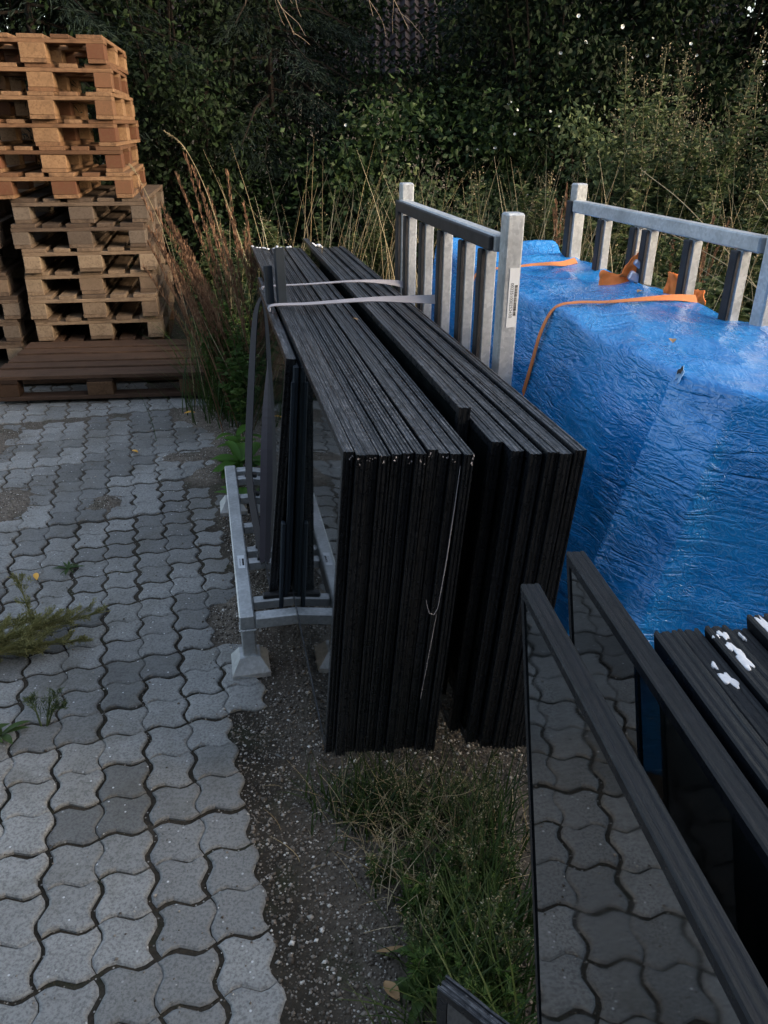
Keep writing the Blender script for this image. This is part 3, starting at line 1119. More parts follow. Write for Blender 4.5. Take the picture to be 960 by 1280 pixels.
zt = .936
def strap_thing(label, parts):
    root = empty('lashing_strap', (0, 0, 0))
    tag(root, label, 'strap', 'straps round the pane stack')
    for nm, ctrl, norms, width, mat in parts:
        p = curve_pts(ctrl, 8)
        nn = curve_pts(norms, 8)
        w = width if not hasattr(width, '__len__') else list(np.interp(np.linspace(0, 1, len(p)), np.linspace(0, 1, len(width)), width))
        MB().ribbon(p, nn, w, .0026).build(nm, mat, root)
strap_thing('grey-lilac strap over the pane stack, nearer of the two', [
    ('hanging_webbing', [(-0.378, 2.190, 0.201), (-0.378, 2.240, 0.300), (-0.379, 2.310, 0.439), (-0.381, 2.420, 0.619), (-0.376, 2.530, 0.802), (-0.376, 2.600, 0.915)], [(-.15, -1, .2), (-.15, -1, .2), (-.2, -1, .2), (-.5, -.8, .2), (-.9, -.3, .3), (-.9, -.1, .5)], .048, M['web_half_shade']),
    ('webbing', [(-.382, 2.600, zt - .018), (-.371, 2.604, zt + .002), (-.25, 2.604, .944), (-.05, 2.588, .962), (.08, 2.575, .966), (.165, 2.566, .968)], [(-.6, -.2, .6), (-.4, -.3, 1), (0, -.3, 1), (0, -.6, .9), (0, -.9, .6), (0, -1, .5)], [.012, .015, .017, .019, .024, .030], M['web_grey'])])
strap_thing('grey-lilac strap over the pane stack, farther of the two', [
    ('hanging_webbing', [(-0.386, 2.190, 0.201), (-0.416, 2.270, 0.270), (-0.457, 2.420, 0.360), (-0.476, 2.550, 0.455), (-0.481, 2.720, 0.634), (-0.479, 2.900, 0.838), (-0.451, 2.940, 0.914)], [(-.5, -.86, .1), (-.5, -.86, .1), (-.5, -.86, .1), (-.5, -.86, .1), (-.6, -.8, .2), (-.7, -.5, .3), (-.9, -.2, .5)], .036, M['web_shade']),
    ('webbing', [(-.455, 2.945, zt - .01), (-.440, 2.95, zt), (-.30, 2.96, .942), (-.10, 2.975, .952), (.03, 2.985, .945), (.075, 2.99, .935)], [(-.6, -.2, .6), (-.4, -.2, 1), (0, -.2, 1), (0, -.4, 1), (0, -.8, .6), (0, -1, .3)], [.008, .010, .011, .013, .022, .026], M['web_grey'])])

# ---- panes in the right foreground, standing on edge and running past the camera
A_YAW, A_LEAN = R(7.0), R(1.0)
Ax = Vector((math.cos(A_YAW), math.sin(A_YAW), 0))
Ay = Vector((-math.sin(A_YAW), math.cos(A_YAW), 0))
FK = .747
FZ = 1.12
RAKE = .52                                # the far ends of these panes are cut at a slant
def fore_pane(topfar, t, L, H, label, seed, rake=0.0, groove=.0006):
    bot = Vector(topfar) - Vector((math.sin(A_LEAN) * math.cos(A_YAW) * H, math.sin(A_LEAN) * math.sin(A_YAW) * H, math.cos(A_LEAN) * H))
    b = bot - Ay * L
    pn = make_pane(b, A_YAW, A_LEAN, t, L, H, label, 'panes in the right foreground', seed, False, groove)
    if rake:
        for ch in pn.children:
            for v in ch.data.vertices:
                v.co.y -= rake * (H - v.co.z) * (v.co.y / L)
            ch.data.update()
    return pn
def fpt(x, y):
    return (x * FK, y * FK, FZ)
fa = fore_pane(fpt(.158, .772), .0172, 1.55, .92, 'nearest pane in the right foreground, its glass mirroring the paving', 200, RAKE)
fb_ = fore_pane(fpt(.226, .846), .0185, 1.60, .92, 'second foreground pane, standing between the mirroring pane and the dark stack', 201, RAKE)
x = .0335
flabels = ['first pane of the foreground stack, touching the second foreground pane', 'pane of the foreground stack carrying the small round white spot',
           'pane of the foreground stack carrying the oval white smear', 'plain pane of the foreground stack between two white smears',
           'pane of the foreground stack carrying the longest white smear', 'pane of the foreground stack with a thin white streak at its end', 'rightmost visible pane of the foreground stack at the picture edge']
smear = {1: [[(.013, -.085, .003, .0065, .012, .003)], [(.010, -.062, .003, .003, .005, .002)]], 2: [[(.012, -.055, .003, .0065, .018, .003), (.008, -.036, .003, .004, .008, .002)], [(.004, -.018, .003, .003, .005, .002)], [(.013, -.016, .003, .004, .009, .003)]],
         3: [[(.020, -.06, .003, .002, .006, .002)], [(.010, -.018, .003, .0018, .006, .002)], [(.012, -.31, .003, .006, .012, .003)]],
         4: [[(.012, -.042, .003, .008, .026, .003), (.009, -.022, .003, .006, .015, .003), (.015, -.065, .003, .005, .02, .003)]], 5: [[(.008, -.018, .003, .008, .012, .003), (.013, -.038, .003, .004, .028, .003)]], 6: [[(.012, -.03, .003, .010, .022, .004)]]}
offs = (-.178, -.170, -.176, -.170, -.163, -.160, -.166)
for i in range(7):
    t = (.0265, .0255, .026, .025, .0265, .0265, .027)[i]
    base = (Vector((.226, .846, 0)) + Ax * x + Ay * offs[i]) * FK
    H = .92 + (.003, -.002, .002, -.003, .003, 0, .002)[i]
    pn = fore_pane((base.x, base.y, FZ + (H - .92)), t * FK, 1.5, H, flabels[i], 210 + i, RAKE, .0012)
    for j, piece in enumerate(smear.get(i, [])):
        mb = MB()
        for m_, (a, b, c_, d, e, f_) in enumerate(piece):
            mb.add(*splat(a * FK, 1.5 + b * FK, H - .0004, d * FK, e * FK, 300 + i * 17 + j * 5 + m_))
        mb.build('foam_residue', M['white'], pn, True)
    x += t + (.004 if i == 0 else rp.uniform(.0005, .0025))
# small dark plate leaning at the very bottom
pl = make_pane((.100, .655, .02), R(-130), R(3), .022, .135, .475, 'small dark pane corner poking up from the weeds at the bottom edge', None, 230)

# ================================================================== BLUE TARPAULIN
TP = np.array([(.640, 1.640), (.725, 1.520), (1.190, 1.250), (.655, 3.43), (.235, 3.37)])   # outline of the load top, counter-clockwise
ZT = 1.0
def poly_closest(P, poly):
    n = len(poly)
    best = np.full(len(P), 1e9)
    cp = np.zeros_like(P)
    inside = np.ones(len(P), bool)
    for i in range(n):
        a, b = poly[i], poly[(i + 1) % n]
        e = b - a
        t = np.clip(((P - a) @ e) / (e @ e), 0, 1)
        q = a + t[:, None] * e
        d = np.hypot(*(P - q).T)
        m_ = d < best
        best[m_] = d[m_]
        cp[m_] = q[m_]
        inside &= (e[0] * (P[:, 1] - a[1]) - e[1] * (P[:, 0] - a[0])) >= 0
    return best, cp, inside
step = .0105
ax = np.arange(-.75, 1.75, step)
ay = np.arange(.45, 4.0, step)
AX, AY = np.meshgrid(ax, ay)
P = np.stack([AX.ravel(), AY.ravel()], -1)
d, cp, ins = poly_closest(P, TP)
d = np.where(ins, 0, d)
dirv = P - cp
nrm = np.hypot(*dirv.T)
dirv = np.where(nrm[:, None] > 1e-6, dirv / np.maximum(nrm, 1e-6)[:, None], 0)
wdir = dirv @ np.array([.972, .235])                 # >0 towards the steel slats
flare = np.full(len(P), .13)
flare += .07 * np.clip(-dirv[:, 1], 0, 1)
ang0 = np.arctan2(dirv[:, 1], dirv[:, 0])
corner = np.exp(-((np.degrees(np.arctan2(dirv[:, 1], dirv[:, 0])) + 148) / 17.0) ** 2)    # fold running out from the near left corner
flare += .17 * corner + .04 * np.exp(-((np.degrees(ang0) + 148) / 6.0) ** 2)
flare = np.where(wdir > .6, .01, flare)
p3 = np.stack([P[:, 0], P[:, 1], np.zeros(len(P))], -1)
rad = .03
sl = np.maximum(d - rad, 0)
out = np.where(d < rad, d * .8, rad * .8 + flare * sl + .10 * flare * sl * np.sin(6 * sl + 3 * P[:, 0]))
down = np.where(d < rad, .35 * d * d / rad, .35 * rad + sl * np.sqrt(1 - np.minimum(flare, .6) ** 2))
ang = np.arctan2(dirv[:, 1], dirv[:, 0])
X0, Y0 = cp[:, 0] + dirv[:, 0] * out, cp[:, 1] + dirv[:, 1] * out
# hanging pleats grow with the drop
along = cp[:, 0] * 3.1 + cp[:, 1] * 9.0 + ang * 2.2
pleat = (.012 * np.sin(along * 1.2 + 3.0 * noise3(p3 * 2.2)) + .006 * np.sin(along * 2.6 + 2 + 3 * noise3(p3 * 3 + 9)) + .016 * fbm(np.stack([X0 * 4, Y0 * 4, down * 3.5], -1), 2)) * np.clip(sl * 3.0, 0, 1)
pleat = np.where(wdir > .6, pleat * .2, pleat)
out = out + pleat
X = cp[:, 0] + dirv[:, 0] * out
Y = cp[:, 1] + dirv[:, 1] * out
X = np.where(d == 0, P[:, 0], X)
Y = np.where(d == 0, P[:, 1], Y)
Z = ZT - down
lump = .026 * fbm(p3 * np.array([3.0, 2.0, 1]) + 3, 3)
fold = .012 * (1 - np.abs(noise3(np.stack([P[:, 0] * 5 + P[:, 1] * 2.0, P[:, 1] * 1.6 - P[:, 0], 0 * P[:, 0]], -1))) * 2.2) ** 3
topw = np.clip(1 - sl * 6, 0, 1)
Z += lump * topw + np.clip(fold, -.01, .02) * topw
# bunched folds at the far end
far = np.clip((P[:, 1] - 3.05) / .3, 0, 1) * topw
Z += far * (.03 + .018 * np.sin(P[:, 1] * 38 + 3 * noise3(p3 * 3)))
# fine crumple along the surface normal, stronger on the hanging sides
q1 = np.stack([X * 5 + Z * 3, Y * 5, Z * 21 - Y * 3 + X * 2], -1)
cr = .0060 * fbm(q1 * .8, 2) - .0050 * (np.abs(noise3(q1 * 1.3 + 5)) - .25) + .0012 * noise3(q1 * 3.0)
side = np.clip(sl * 8, .45, 1)
X += dirv[:, 0] * cr * side
Y += dirv[:, 1] * cr * side
Z += cr * topw * .8
Z = np.maximum(Z, .012 + .01 * noise3(p3 * 9))
nxx, nyy = len(ax), len(ay)
idx = np.arange(nxx * nyy).reshape(nyy, nxx)
F = np.stack([idx[:-1, :-1], idx[:-1, 1:], idx[1:, 1:], idx[1:, :-1]], -1).reshape(-1, 4)
dm = d[F].max(1)
wm = wdir[F].max(1)
okf = (dm < .93) & ~((wm > .6) & (dm > .35))
F = F[okf]
used = np.unique(F)
remap = np.full(nxx * nyy, -1)
remap[used] = np.arange(len(used))
TV = np.stack([X, Y, Z], -1)[used]
tarp = link('tarpaulin', np_mesh('tarpaulin', TV, remap[F], M['tarp'], True))
sm = tarp.modifiers.new('thickness', 'SOLIDIFY')
sm.thickness = .0012
tag(tarp, 'crumpled bright blue tarpaulin draped over the load on the right rack', 'tarpaulin')
TSURF = np.stack([X, Y, Z], -1)[d < .6]
kc = np.argmin((P[:, 0] - .626) ** 2 + (P[:, 1] - 1.618) ** 2)
wc = Vector((X[kc], Y[kc], Z[kc]))
wn_ = Vector((-.45, -.55, .70)).normalized()
wm_ = wn_.to_track_quat('Z', 'Y').to_matrix().to_4x4()
wm_.translation = wc + wn_ * .006
v, f = splat(0, 0, 0, .006, .024, 71, .0006)
fr_ = MB().add([tuple(wm_ @ Vector(q)) for q in v], f).build('frayed_patch', M['fray'], tarp, True)
wm_.translation = wc + wn_ * .0085 + Vector((0, 0, .006))
v, f = splat(0, 0, 0, .0045, .009, 72, .0006)
MB().add([tuple(wm_ @ Vector(q)) for q in v], f).build('hole', M['rubber'], tarp, True)

def tarp_top(x, y):
    k = np.argmin((TSURF[:, 0] - x) ** 2 + (TSURF[:, 1] - y) ** 2 + 0 * TSURF[:, 2])
    return float(TSURF[k, 2])
def left_edge(y):
    return .640 - (y - 1.64) * .2341

# orange straps on the tarpaulin
def tarp_strap(y, xr, yr, drop, dy, label):
    xl = left_edge(y)
    pts = []
    nn = []
    for s in (1.0, .7, .4, .12):
        pts.append((xl - .045 - .155 * drop * s, y - dy * s, .985 - drop * s))
        nn.append((-1, -.35, .25))
    pts.append((xl - .020, y, 1.012))
    nn.append((-.7, -.2, .8))
    for s in (.1, .3, .5, .7, .85, 1.0):
        px, py = xl + (xr - xl) * s, y + (yr - y) * s
        pts.append((px, py, max(tarp_top(px, py) + .010, 1.006 + .012 * math.sin(3.1 * s))))
        nn.append((0, -.2 - .9 * max(0, s - .4) / .6, 1))
    p = curve_pts(pts, 6)
    n_ = curve_pts(nn, 6)
    w = list(np.interp(np.linspace(0, 1, len(p)), [0, .4, .7, 1], [.019, .014, .016, .026]))
    o = MB().ribbon(p, n_, w, .002).build('orange_strap', M['web_orange'])
    tag(o, label, 'strap', 'orange straps over the tarpaulin')
tarp_strap(2.235, .925, 2.36, .36, -.06, 'orange strap over the blue tarpaulin, nearer one ending at the weeds')
tarp_strap(2.86, .715, 3.04, .28, .02, 'pale orange strap over the blue tarpaulin, farther one by the post')

# orange bundle behind the slats: strap pouch with ratchet
def crumple(loc, pts, seed, mat, name, parent, nx_=10, ny_=7, amp=.012):
    q = np.random.default_rng(seed)
    a, b, c_, d_ = [np.array(p, float) for p in pts]
    V = []
    for j in range(ny_):
        for i in range(nx_):
            u, w = i / (nx_ - 1), j / (ny_ - 1)
            V.append((a * (1 - u) + b * u) * (1 - w) + (d_ * (1 - u) + c_ * u) * w)
    V = np.array(V)
    nrm_ = np.cross(b - a, d_ - a)
    nrm_ /= np.linalg.norm(nrm_)
    V = V + nrm_ * (amp * 2.2 * fbm(V * 22 + seed * 3.1, 3))[:, None] + q.normal(0, amp * .12, V.shape)
    F_ = [(j * nx_ + i, j * nx_ + i + 1, (j + 1) * nx_ + i + 1, (j + 1) * nx_ + i) for j in range(ny_ - 1) for i in range(nx_ - 1)]
    o = MB().add(V, F_).build(name, mat, parent, True)
    so = o.modifiers.new('thickness', 'SOLIDIFY')
    so.thickness = .004
    return o
bun = empty('strap_bundle', (.862, 2.63, 1.008))
bun.scale = (1.05, 1.0, 1.15)
tag(bun, 'crumpled orange strap bundle with metal ratchet behind the right rack slats', 'strap bundle')
crumple(None, [(-.095, .0, .02), (-.012, .005, .012), (-.012, .012, .100), (-.050, .008, .080)], 1, M['orange'], 'orange_webbing', bun)
crumple(None, [(-.150, .02, -.012), (-.060, -.02, -.020), (-.062, .0, .022), (-.145, .035, .034)], 2, M['orange'], 'orange_webbing', bun)
crumple(None, [(.000, -.16, -.01), (.050, -.20, -.015), (.045, -.18, .045), (.005, -.15, .055)], 3, M['orange'], 'orange_webbing', bun)
crumple(None, [(.050, -.22, -.012), (.088, -.26, -.01), (.084, -.25, .025), (.05, -.21, .022)], 4, M['orange'], 'orange_webbing', bun)
rt = MB()
rt.box(-.075, -.005, -.035, -.012, -.015, .012, .004, Matrix.Rotation(R(25), 4, 'Y'))
rt.box(-.085, -.03, -.034, -.014, .013, .03, .004, Matrix.Rotation(R(35), 4, 'Y'))
rt.build('ratchet', M['steel'], bun)
MB().box(-.06, .03, -.07, -.03, -.02, .002, .006, Matrix.Rotation(R(10), 4, 'Y')).build('buckle', M['rubber'], bun)

# ================================================================== PALLETS
pal_mesh = {
    'deck_wide': MB().box(-.6, .6, -.0725, .0725, -.011, .011, .002).mesh('deck_board', M['w_mid']),
    'deck_thin': MB().box(-.6, .6, -.05, .05, -.011, .011, .002).mesh('deck_board', M['w_mid']),
    'stringer': MB().box(-.4, .4, -.0725, .0725, -.011, .011, .002).mesh('stringer_board', M['w_mid']),
    'block_wide': MB().box(-.0725, .0725, -.0725, .0725, -.039, .039, .003).mesh('block', M['c_mid']),
    'block_thin': MB().box(-.0725, .0725, -.05, .05, -.039, .039, .003).mesh('block', M['c_mid']),
}
def make_pallet(loc, yaw, wood, chip, label, group, seed):
    """EUR pallet, 1.2 m along local x, 0.8 m along local y"""
    q = random.Random(seed)
    root = empty('wooden_pallet', loc, (0, 0, yaw))
    tag(root, label, 'pallet', group)
    def put(name, key, p, mat, rz=0):
        o = link(name, pal_mesh[key], root, mat)
        o.location = (p[0] + q.uniform(-.004, .004), p[1] + q.uniform(-.003, .003), p[2])
        o.rotation_euler = (q.uniform(-.004, .004), 0, rz + q.uniform(-.006, .006))
    for y in (-.3275, 0, .3275):
        put('deck_board', 'deck_wide', (0, y, .1335), wood)
    for y in (-.1625, .1625):
        put('deck_board', 'deck_thin', (0, y, .1335), wood)
    for xx in (-.5275, 0, .5275):
        put('stringer_board', 'stringer', (xx, 0, .1112), wood, R(90))
        put('block', 'block_wide', (xx, 0, .0611), chip)
        for y in (-.35, .35):
            put('block', 'block_thin', (xx, y, .0611), chip)
    put('bottom_board', 'deck_wide', (0, 0, .0109), wood)
    for y in (-.35, .35):
        put('bottom_board', 'deck_thin', (0, y, .0109), wood)
    return root

NUM = ['topmost', 'second', 'third', 'fourth', 'fifth', 'sixth', 'seventh', 'eighth', 'ninth', 'tenth', 'eleventh', 'twelfth']
# tall stack: short ends face the camera; x of the middle block per layer
midx = [-2.031, -2.033, -2.019, -2.021, -2.025, -1.981, -1.892, -1.917, -1.895, -1.914, -1.884, -1.886]
kinds = ['new', 'new', 'new', 'new', 'new', 'new', 'grey', 'grey', 'mid', 'mid', 'mid', 'mid']
extra = ['of orange-brown fresh wood', 'of pale fresh wood', 'with reddish blocks', 'of pale fresh wood', 'of pale fresh wood', 'with two red-brown blocks', 'of grey weathered wood', 'of grey weathered wood', 'of weathered wood', 'of weathered wood', 'of weathered wood', 'lying lowest in view']
FY = 5.17
PA = R(10.5)
PITCH = .1456
for i in range(12):
    z = .180 + PITCH * (11 - i)
    kd = kinds[i]
    lab = ('topmost pallet of the tall pallet stack, of orange-brown wood' if i == 0 else '%s pallet from the top of the tall stack, %s' % (NUM[i], extra[i]))
    make_pallet((midx[i] - .6 * math.sin(PA), FY + .6 * math.cos(PA) + .02 * math.sin(i * 2.3), z), R(90 + 1.5 * math.sin(i * 1.7)) + PA, M['w_' + kd], M['c_' + kd], lab, 'pallets of the tall stack', 500 + i)
make_pallet((-2.01, FY + .62, .030), R(90) + PA, M['w_brown'], M['c_brown'], 'bottom pallet of the tall stack, hidden behind the low brown pallet', 'pallets of the tall stack', 530)
# left stack
lx = [-2.49, -2.44, -2.45, -2.425, -2.395, -2.395, -2.41]
for i in range(7):
    z = .030 + PITCH * (6 - i)
    make_pallet((lx[i] - .50, 5.04 + .6 + .015 * math.sin(i * 3), z), R(90 + 1.5 * math.sin(i * 2.1)) + PA, M['w_grey'], M['c_grey'] if i % 3 else M['c_mid'],
                ['topmost', 'second', 'third', 'fourth', 'fifth', 'sixth', 'lowest'][i] + ' grey pallet %sof the short stack at the left picture edge' % ('' if i in (0, 6) else 'from the top '), 'pallets of the left stack', 560 + i)
make_pallet((-1.700, 4.777, .028), R(6.6), M['w_brown'], M['c_brown'], 'single low dark brown pallet lying on the paving before the stacks', None, 590)

# ================================================================== VEGETATION
def leaves(P, D, L, W, fold=.25, roll=None):
    """leaf faces: base P, direction D (unit), length L, width W -> two triangles each"""
    n = len(P)
    up = rng.normal(size=(n, 3)) if roll is None else roll
    B = np.cross(D, up)
    B /= np.maximum(np.linalg.norm(B, axis=1), 1e-6)[:, None]
    N = np.cross(B, D)
    L = np.broadcast_to(np.asarray(L, float), (n,))[:, None]
    W = np.broadcast_to(np.asarray(W, float), (n,))[:, None]
    a = P
    c_ = P + D * L
    m_ = P + D * L * .42 + N * W * fold
    V = np.stack([a, m_ + B * W * .5, c_, m_ - B * W * .5], 1).reshape(-1, 3)
    f = np.array([(0, 1, 2), (0, 2, 3)])
    F_ = (f[None] + (np.arange(n) * 4)[:, None, None]).reshape(-1, 3)
    return V, F_

def unit(a):
    return a / np.maximum(np.linalg.norm(a, axis=-1), 1e-9)[..., None]

def merge(parts):
    V, F_, k = [], [], 0
    for v, f in parts:
        V.append(v)
        F_.append(f + k)
        k += len(v)
    return np.concatenate(V), np.concatenate(F_)

def shrub(name, x, y, rx, ry, h, leaf, n, L, label, cat, group, z0=0.0, clumps=46, base=.05, seed=1, part='crown', flowers=0, spread=.30):
    g = np.random.default_rng(seed)
    root = empty(name, (x, y, z0))
    tag(root, label, cat, group)
    # clump centres through an uneven volume
    th = g.uniform(0, 2 * np.pi, clumps)
    zz = g.uniform(base, 1, clumps) ** .9
    rr_ = (.45 + .55 * np.sqrt(g.uniform(0, 1, clumps))) * (1 - .42 * np.abs(zz - .45) ** 1.6 * 2) * g.uniform(.75, 1.15, clumps)
    C = np.stack([np.cos(th) * rr_ * rx, np.sin(th) * rr_ * ry, zz * h * g.uniform(.88, 1.04, clumps)], -1)
    k = g.integers(0, clumps, n)
    size = spread * g.uniform(.55, 1.25, clumps)
    off = g.normal(size=(n, 3)) * np.array([1, 1, .8]) * size[k][:, None]
    P_ = C[k] + off
    P_[:, 2] = np.abs(P_[:, 2])
    D = unit(off * 1.0 + g.normal(size=(n, 3)) * .35 + np.array([0, -.15, -.25]))
    V, F_ = leaves(P_, D, L * g.uniform(.6, 1.3, n), L * .55 * g.uniform(.7, 1.2, n))
    link(part, np_mesh(part, V, F_, leaf), root)
    mb = MB()
    for i in range(0, clumps, 2):
        c_ = C[i]
        b0 = (g.normal(0, .08 * rx), g.normal(0, .08 * ry), -.05)
        mid = (c_[0] * .45 + g.normal(0, .08), c_[1] * .45 + g.normal(0, .08), c_[2] * .55)
        mb.tube([b0, mid, tuple(c_)], [.022 + .008 * h / 3, .013, .004], 5)
    mb.build('trunk', M['bark'], root)
    if flowers:
        cand = np.where((P_[:, 1] < -.35 * ry) & (P_[:, 2] > .9))[0]
        j = g.choice(cand, flowers)
        Pf = P_[j] + np.array([0, -.22, 0]) * g.uniform(.4, 1, flowers)[:, None]
        Vf, Ff = [], []
        for q in range(flowers):
            c_ = Pf[q]
            nn = unit(np.array([g.normal(0, .5), -1, g.normal(0, .5) + .3]))
            u_ = unit(np.cross(nn, [0, 0, 1.0]))
            v_ = np.cross(nn, u_)
            rr0 = g.uniform(.007, .016)
            ring = [c_ + (u_ * math.cos(a) + v_ * math.sin(a)) * rr0 * (1 if i % 2 else .82) + nn * .008 for i, a in enumerate(np.linspace(0, 2 * np.pi, 11)[:-1])]
            kk = len(Vf)
            Vf.append(c_ - nn * .012)
            Vf.extend(ring)
            Ff.extend([(kk, kk + 1 + i, kk + 1 + (i + 1) % 10) for i in range(10)])
        fl = link('blossoms', np_mesh('blossoms', np.array(Vf), np.array(Ff), M['petal']), root)
        fl['kind'] = 'stuff'
    return root

# far trees closing the view
far = [(-7.2, 10.4, 'far left dark leafy tree behind the pallets'), (-4.9, 10.2, 'dark leafy tree behind the left pallet stack'), (-2.7, 10.0, 'dark leafy tree behind the tall pallet stack'),
       (2.55, 10.2, 'dark leafy tree right of the roof glimpse'), (4.9, 10.3, 'dark leafy tree behind the flowering hedge'), (7.3, 10.4, 'far right dark leafy tree behind the hedge')]
for i, (x, y, lab) in enumerate(far):
    shrub('leafy_tree', x, y, 1.75, 1.2, 5.6, M['leaf_dark'], 15000, .095, lab, 'tree', 'dark trees closing the background', clumps=60, seed=20 + i, spread=.42)
# hedge row
hed = [(-4.6, 7.6, 1.25, 3.9, 'leaf_dark', 'dark green hedge shrub at the far left behind the pallets', 0),
       (-3.1, 7.7, 1.1, 3.7, 'leaf_dark', 'dark green hedge shrub directly behind the pallet stacks', 0),
       (-1.75, 7.5, 1.0, 3.5, 'leaf_dark', 'dark green hedge shrub right of the tall pallet stack', 0),
       (-.55, 7.1, .85, 1.75, 'leaf_mid', 'low hedge shrub behind the far end of the pane stack', 0),
       (.45, 7.2, .85, 1.65, 'leaf_mid', 'low hedge shrub below the roof glimpse', 6),
       (1.55, 7.5, .95, 3.3, 'leaf_dark', 'dark hedge shrub with few white bindweed flowers, middle right', 24),
       (2.75, 7.6, 1.05, 3.6, 'leaf_dark', 'dark hedge shrub with scattered white bindweed flowers, right', 26),
       (4.0, 7.5, 1.1, 3.5, 'leaf_dark', 'dark hedge shrub with white flowers at the right picture edge', 34),
       (5.5, 7.6, 1.2, 3.6, 'leaf_dark', 'dark hedge shrub just outside the right picture edge', 0)]
for i, (x, y, rx, h, lf, lab, fl) in enumerate(hed):
    shrub('hedge_shrub', x, y, rx, .75, h, M[lf], int(5200 * rx * h), .062, lab, 'shrub', 'hedge along the back of the yard', clumps=int(18 * rx * h), seed=40 + i, spread=.2, flowers=fl)

for i, (x, y, rx, h, lab) in enumerate([(-.95, 8.9, .85, 4.2, 'dark tall shrub left of the roof glimpse, behind the conifer'), (1.35, 9.0, .85, 4.2, 'dark tall shrub right of the roof glimpse'), (.22, 8.3, .75, 2.05, 'dark shrub just below the roof glimpse')]):
    shrub('hedge_shrub', x, y, rx, .6, h, M['leaf_dark'], int(5600 * rx * h), .06, lab, 'shrub', 'hedge along the back of the yard', clumps=int(20 * rx * h), seed=60 + i, spread=.2)
for i, (x, y, rx, h, lab) in enumerate([(1.95, 6.1, .85, 1.55, 'bushy green weeds massed behind the tallest mugwort'), (3.1, 5.9, .85, 1.6, 'bushy green weeds massed at the right picture edge'), (.55, 6.3, .75, 1.15, 'bushy green weeds massed between the racks in the background')]):
    shrub('weed_bush', x, y, rx, .45, h, M['leaf_weed'], int(9000 * rx * h), .045, lab, 'bush', 'bushy weeds before the hedge', clumps=int(34 * rx * h), seed=80 + i, spread=.13)
# conifer with drooping needle sprays, centre top
def conifer(x, y, h, r, n, label, seed, zlo=.8):
    g = np.random.default_rng(seed)
    root = empty('conifer', (x, y, 0))
    tag(root, label, 'tree', 'dark conifers behind the yard')
    mb = MB()
    mb.tube([(0, 0, -.1), (.03, 0, h * .5), (0, .02, h)], [.035, .025, .010], 6)
    parts = []
    nb = 70
    for i in range(nb):
        z = zlo + (h - zlo) * (i / nb)
        a = i * 2.399 + g.normal(0, .2)
        l_ = r * (1 - .72 * (z - zlo) / (h - zlo)) * g.uniform(.75, 1.15)
        tip = np.array([math.cos(a) * l_, math.sin(a) * l_, z - l_ * g.uniform(.18, .42)])
        b0 = np.array([0, 0, z])
        mid = (b0 + tip) / 2 + np.array([0, 0, .08])
        mb.tube([b0, mid, tip], [.014, .009, .003], 4)
        m_ = n // nb
        t = g.uniform(.12, 1, m_) ** .75
        ax_ = b0 * (1 - t[:, None]) + tip * t[:, None] + np.array([0, 0, .16]) * (t * (1 - t))[:, None]
        side = unit(np.cross(tip - b0, [0, 0, 1]))
        lat = g.normal(0, .16, m_) * (1.1 - t * .6)
        P_ = ax_ + side * lat[:, None] + np.stack([0 * t, 0 * t, -np.abs(lat) * .5 - np.abs(g.normal(0, .05, m_))], -1)
        D = unit((tip - b0) * .7 + side * np.sign(lat)[:, None] * .6 + g.normal(size=(m_, 3)) * .45 + np.array([0, 0, -.35]))
        parts.append(leaves(P_, D, .075 * g.uniform(.6, 1.3, m_), .0075, .05))
    V, F_ = merge(parts)
    link('crown', np_mesh('crown', V, F_, M['needle']), root)
    mb.build('trunk', M['bark'], root)
    return root
conifer(-1.05, 7.9, 5.0, 1.35, 34000, 'dark conifer with drooping sprays left of the roof glimpse', 70)
conifer(1.05, 8.3, 4.6, 1.0, 22000, 'dark conifer right of the roof glimpse', 71)
conifer(-2.75, 7.0, 4.8, 1.45, 30000, 'dark conifer hanging over the pallet stacks', 72, 1.7)

# bare twigs hanging into view top left
tw = empty('bare_branch', (-1.22, 6.35, 2.9))
tag(tw, 'pale bare branch with drooping twigs hanging in the dark background, upper left', 'branch')
g = np.random.default_rng(90)
def twig(mb, p, d, l, r, depth):
    pts = [np.array(p)]
    dd = np.array(d, float)
    for i in range(5):
        dd = unit(dd + g.normal(0, .16, 3) + np.array([0, 0, -.05]))
        pts.append(pts[-1] + dd * l / 5)
    mb.tube([tuple(q) for q in pts], list(np.linspace(r, r * .45, len(pts))), 5)
    if depth:
        for i in (2, 3, 4):
            twig(mb, pts[i], unit(dd + g.normal(0, .55, 3)), l * .5, r * .55, depth - 1)
mb = MB()
twig(mb, (.25, 0, .25), (-.35, -.1, -1), .95, .010, 2)
mb.build('twig', M['twig'], tw)
mb = MB()
twig(mb, (.62, .1, .25), (.25, 0, -1), 1.05, .008, 2)
mb.build('twig', M['twig'], tw)
mb = MB()
twig(mb, (-.8, .1, .25), (-.25, 0, -1), .55, .007, 1)
mb.build('twig', M['twig'], tw)
mb = MB()
twig(mb, (1.25, .1, .05), (.6, 0, -.5), .5, .007, 1)
mb.build('twig', M['twig'], tw)

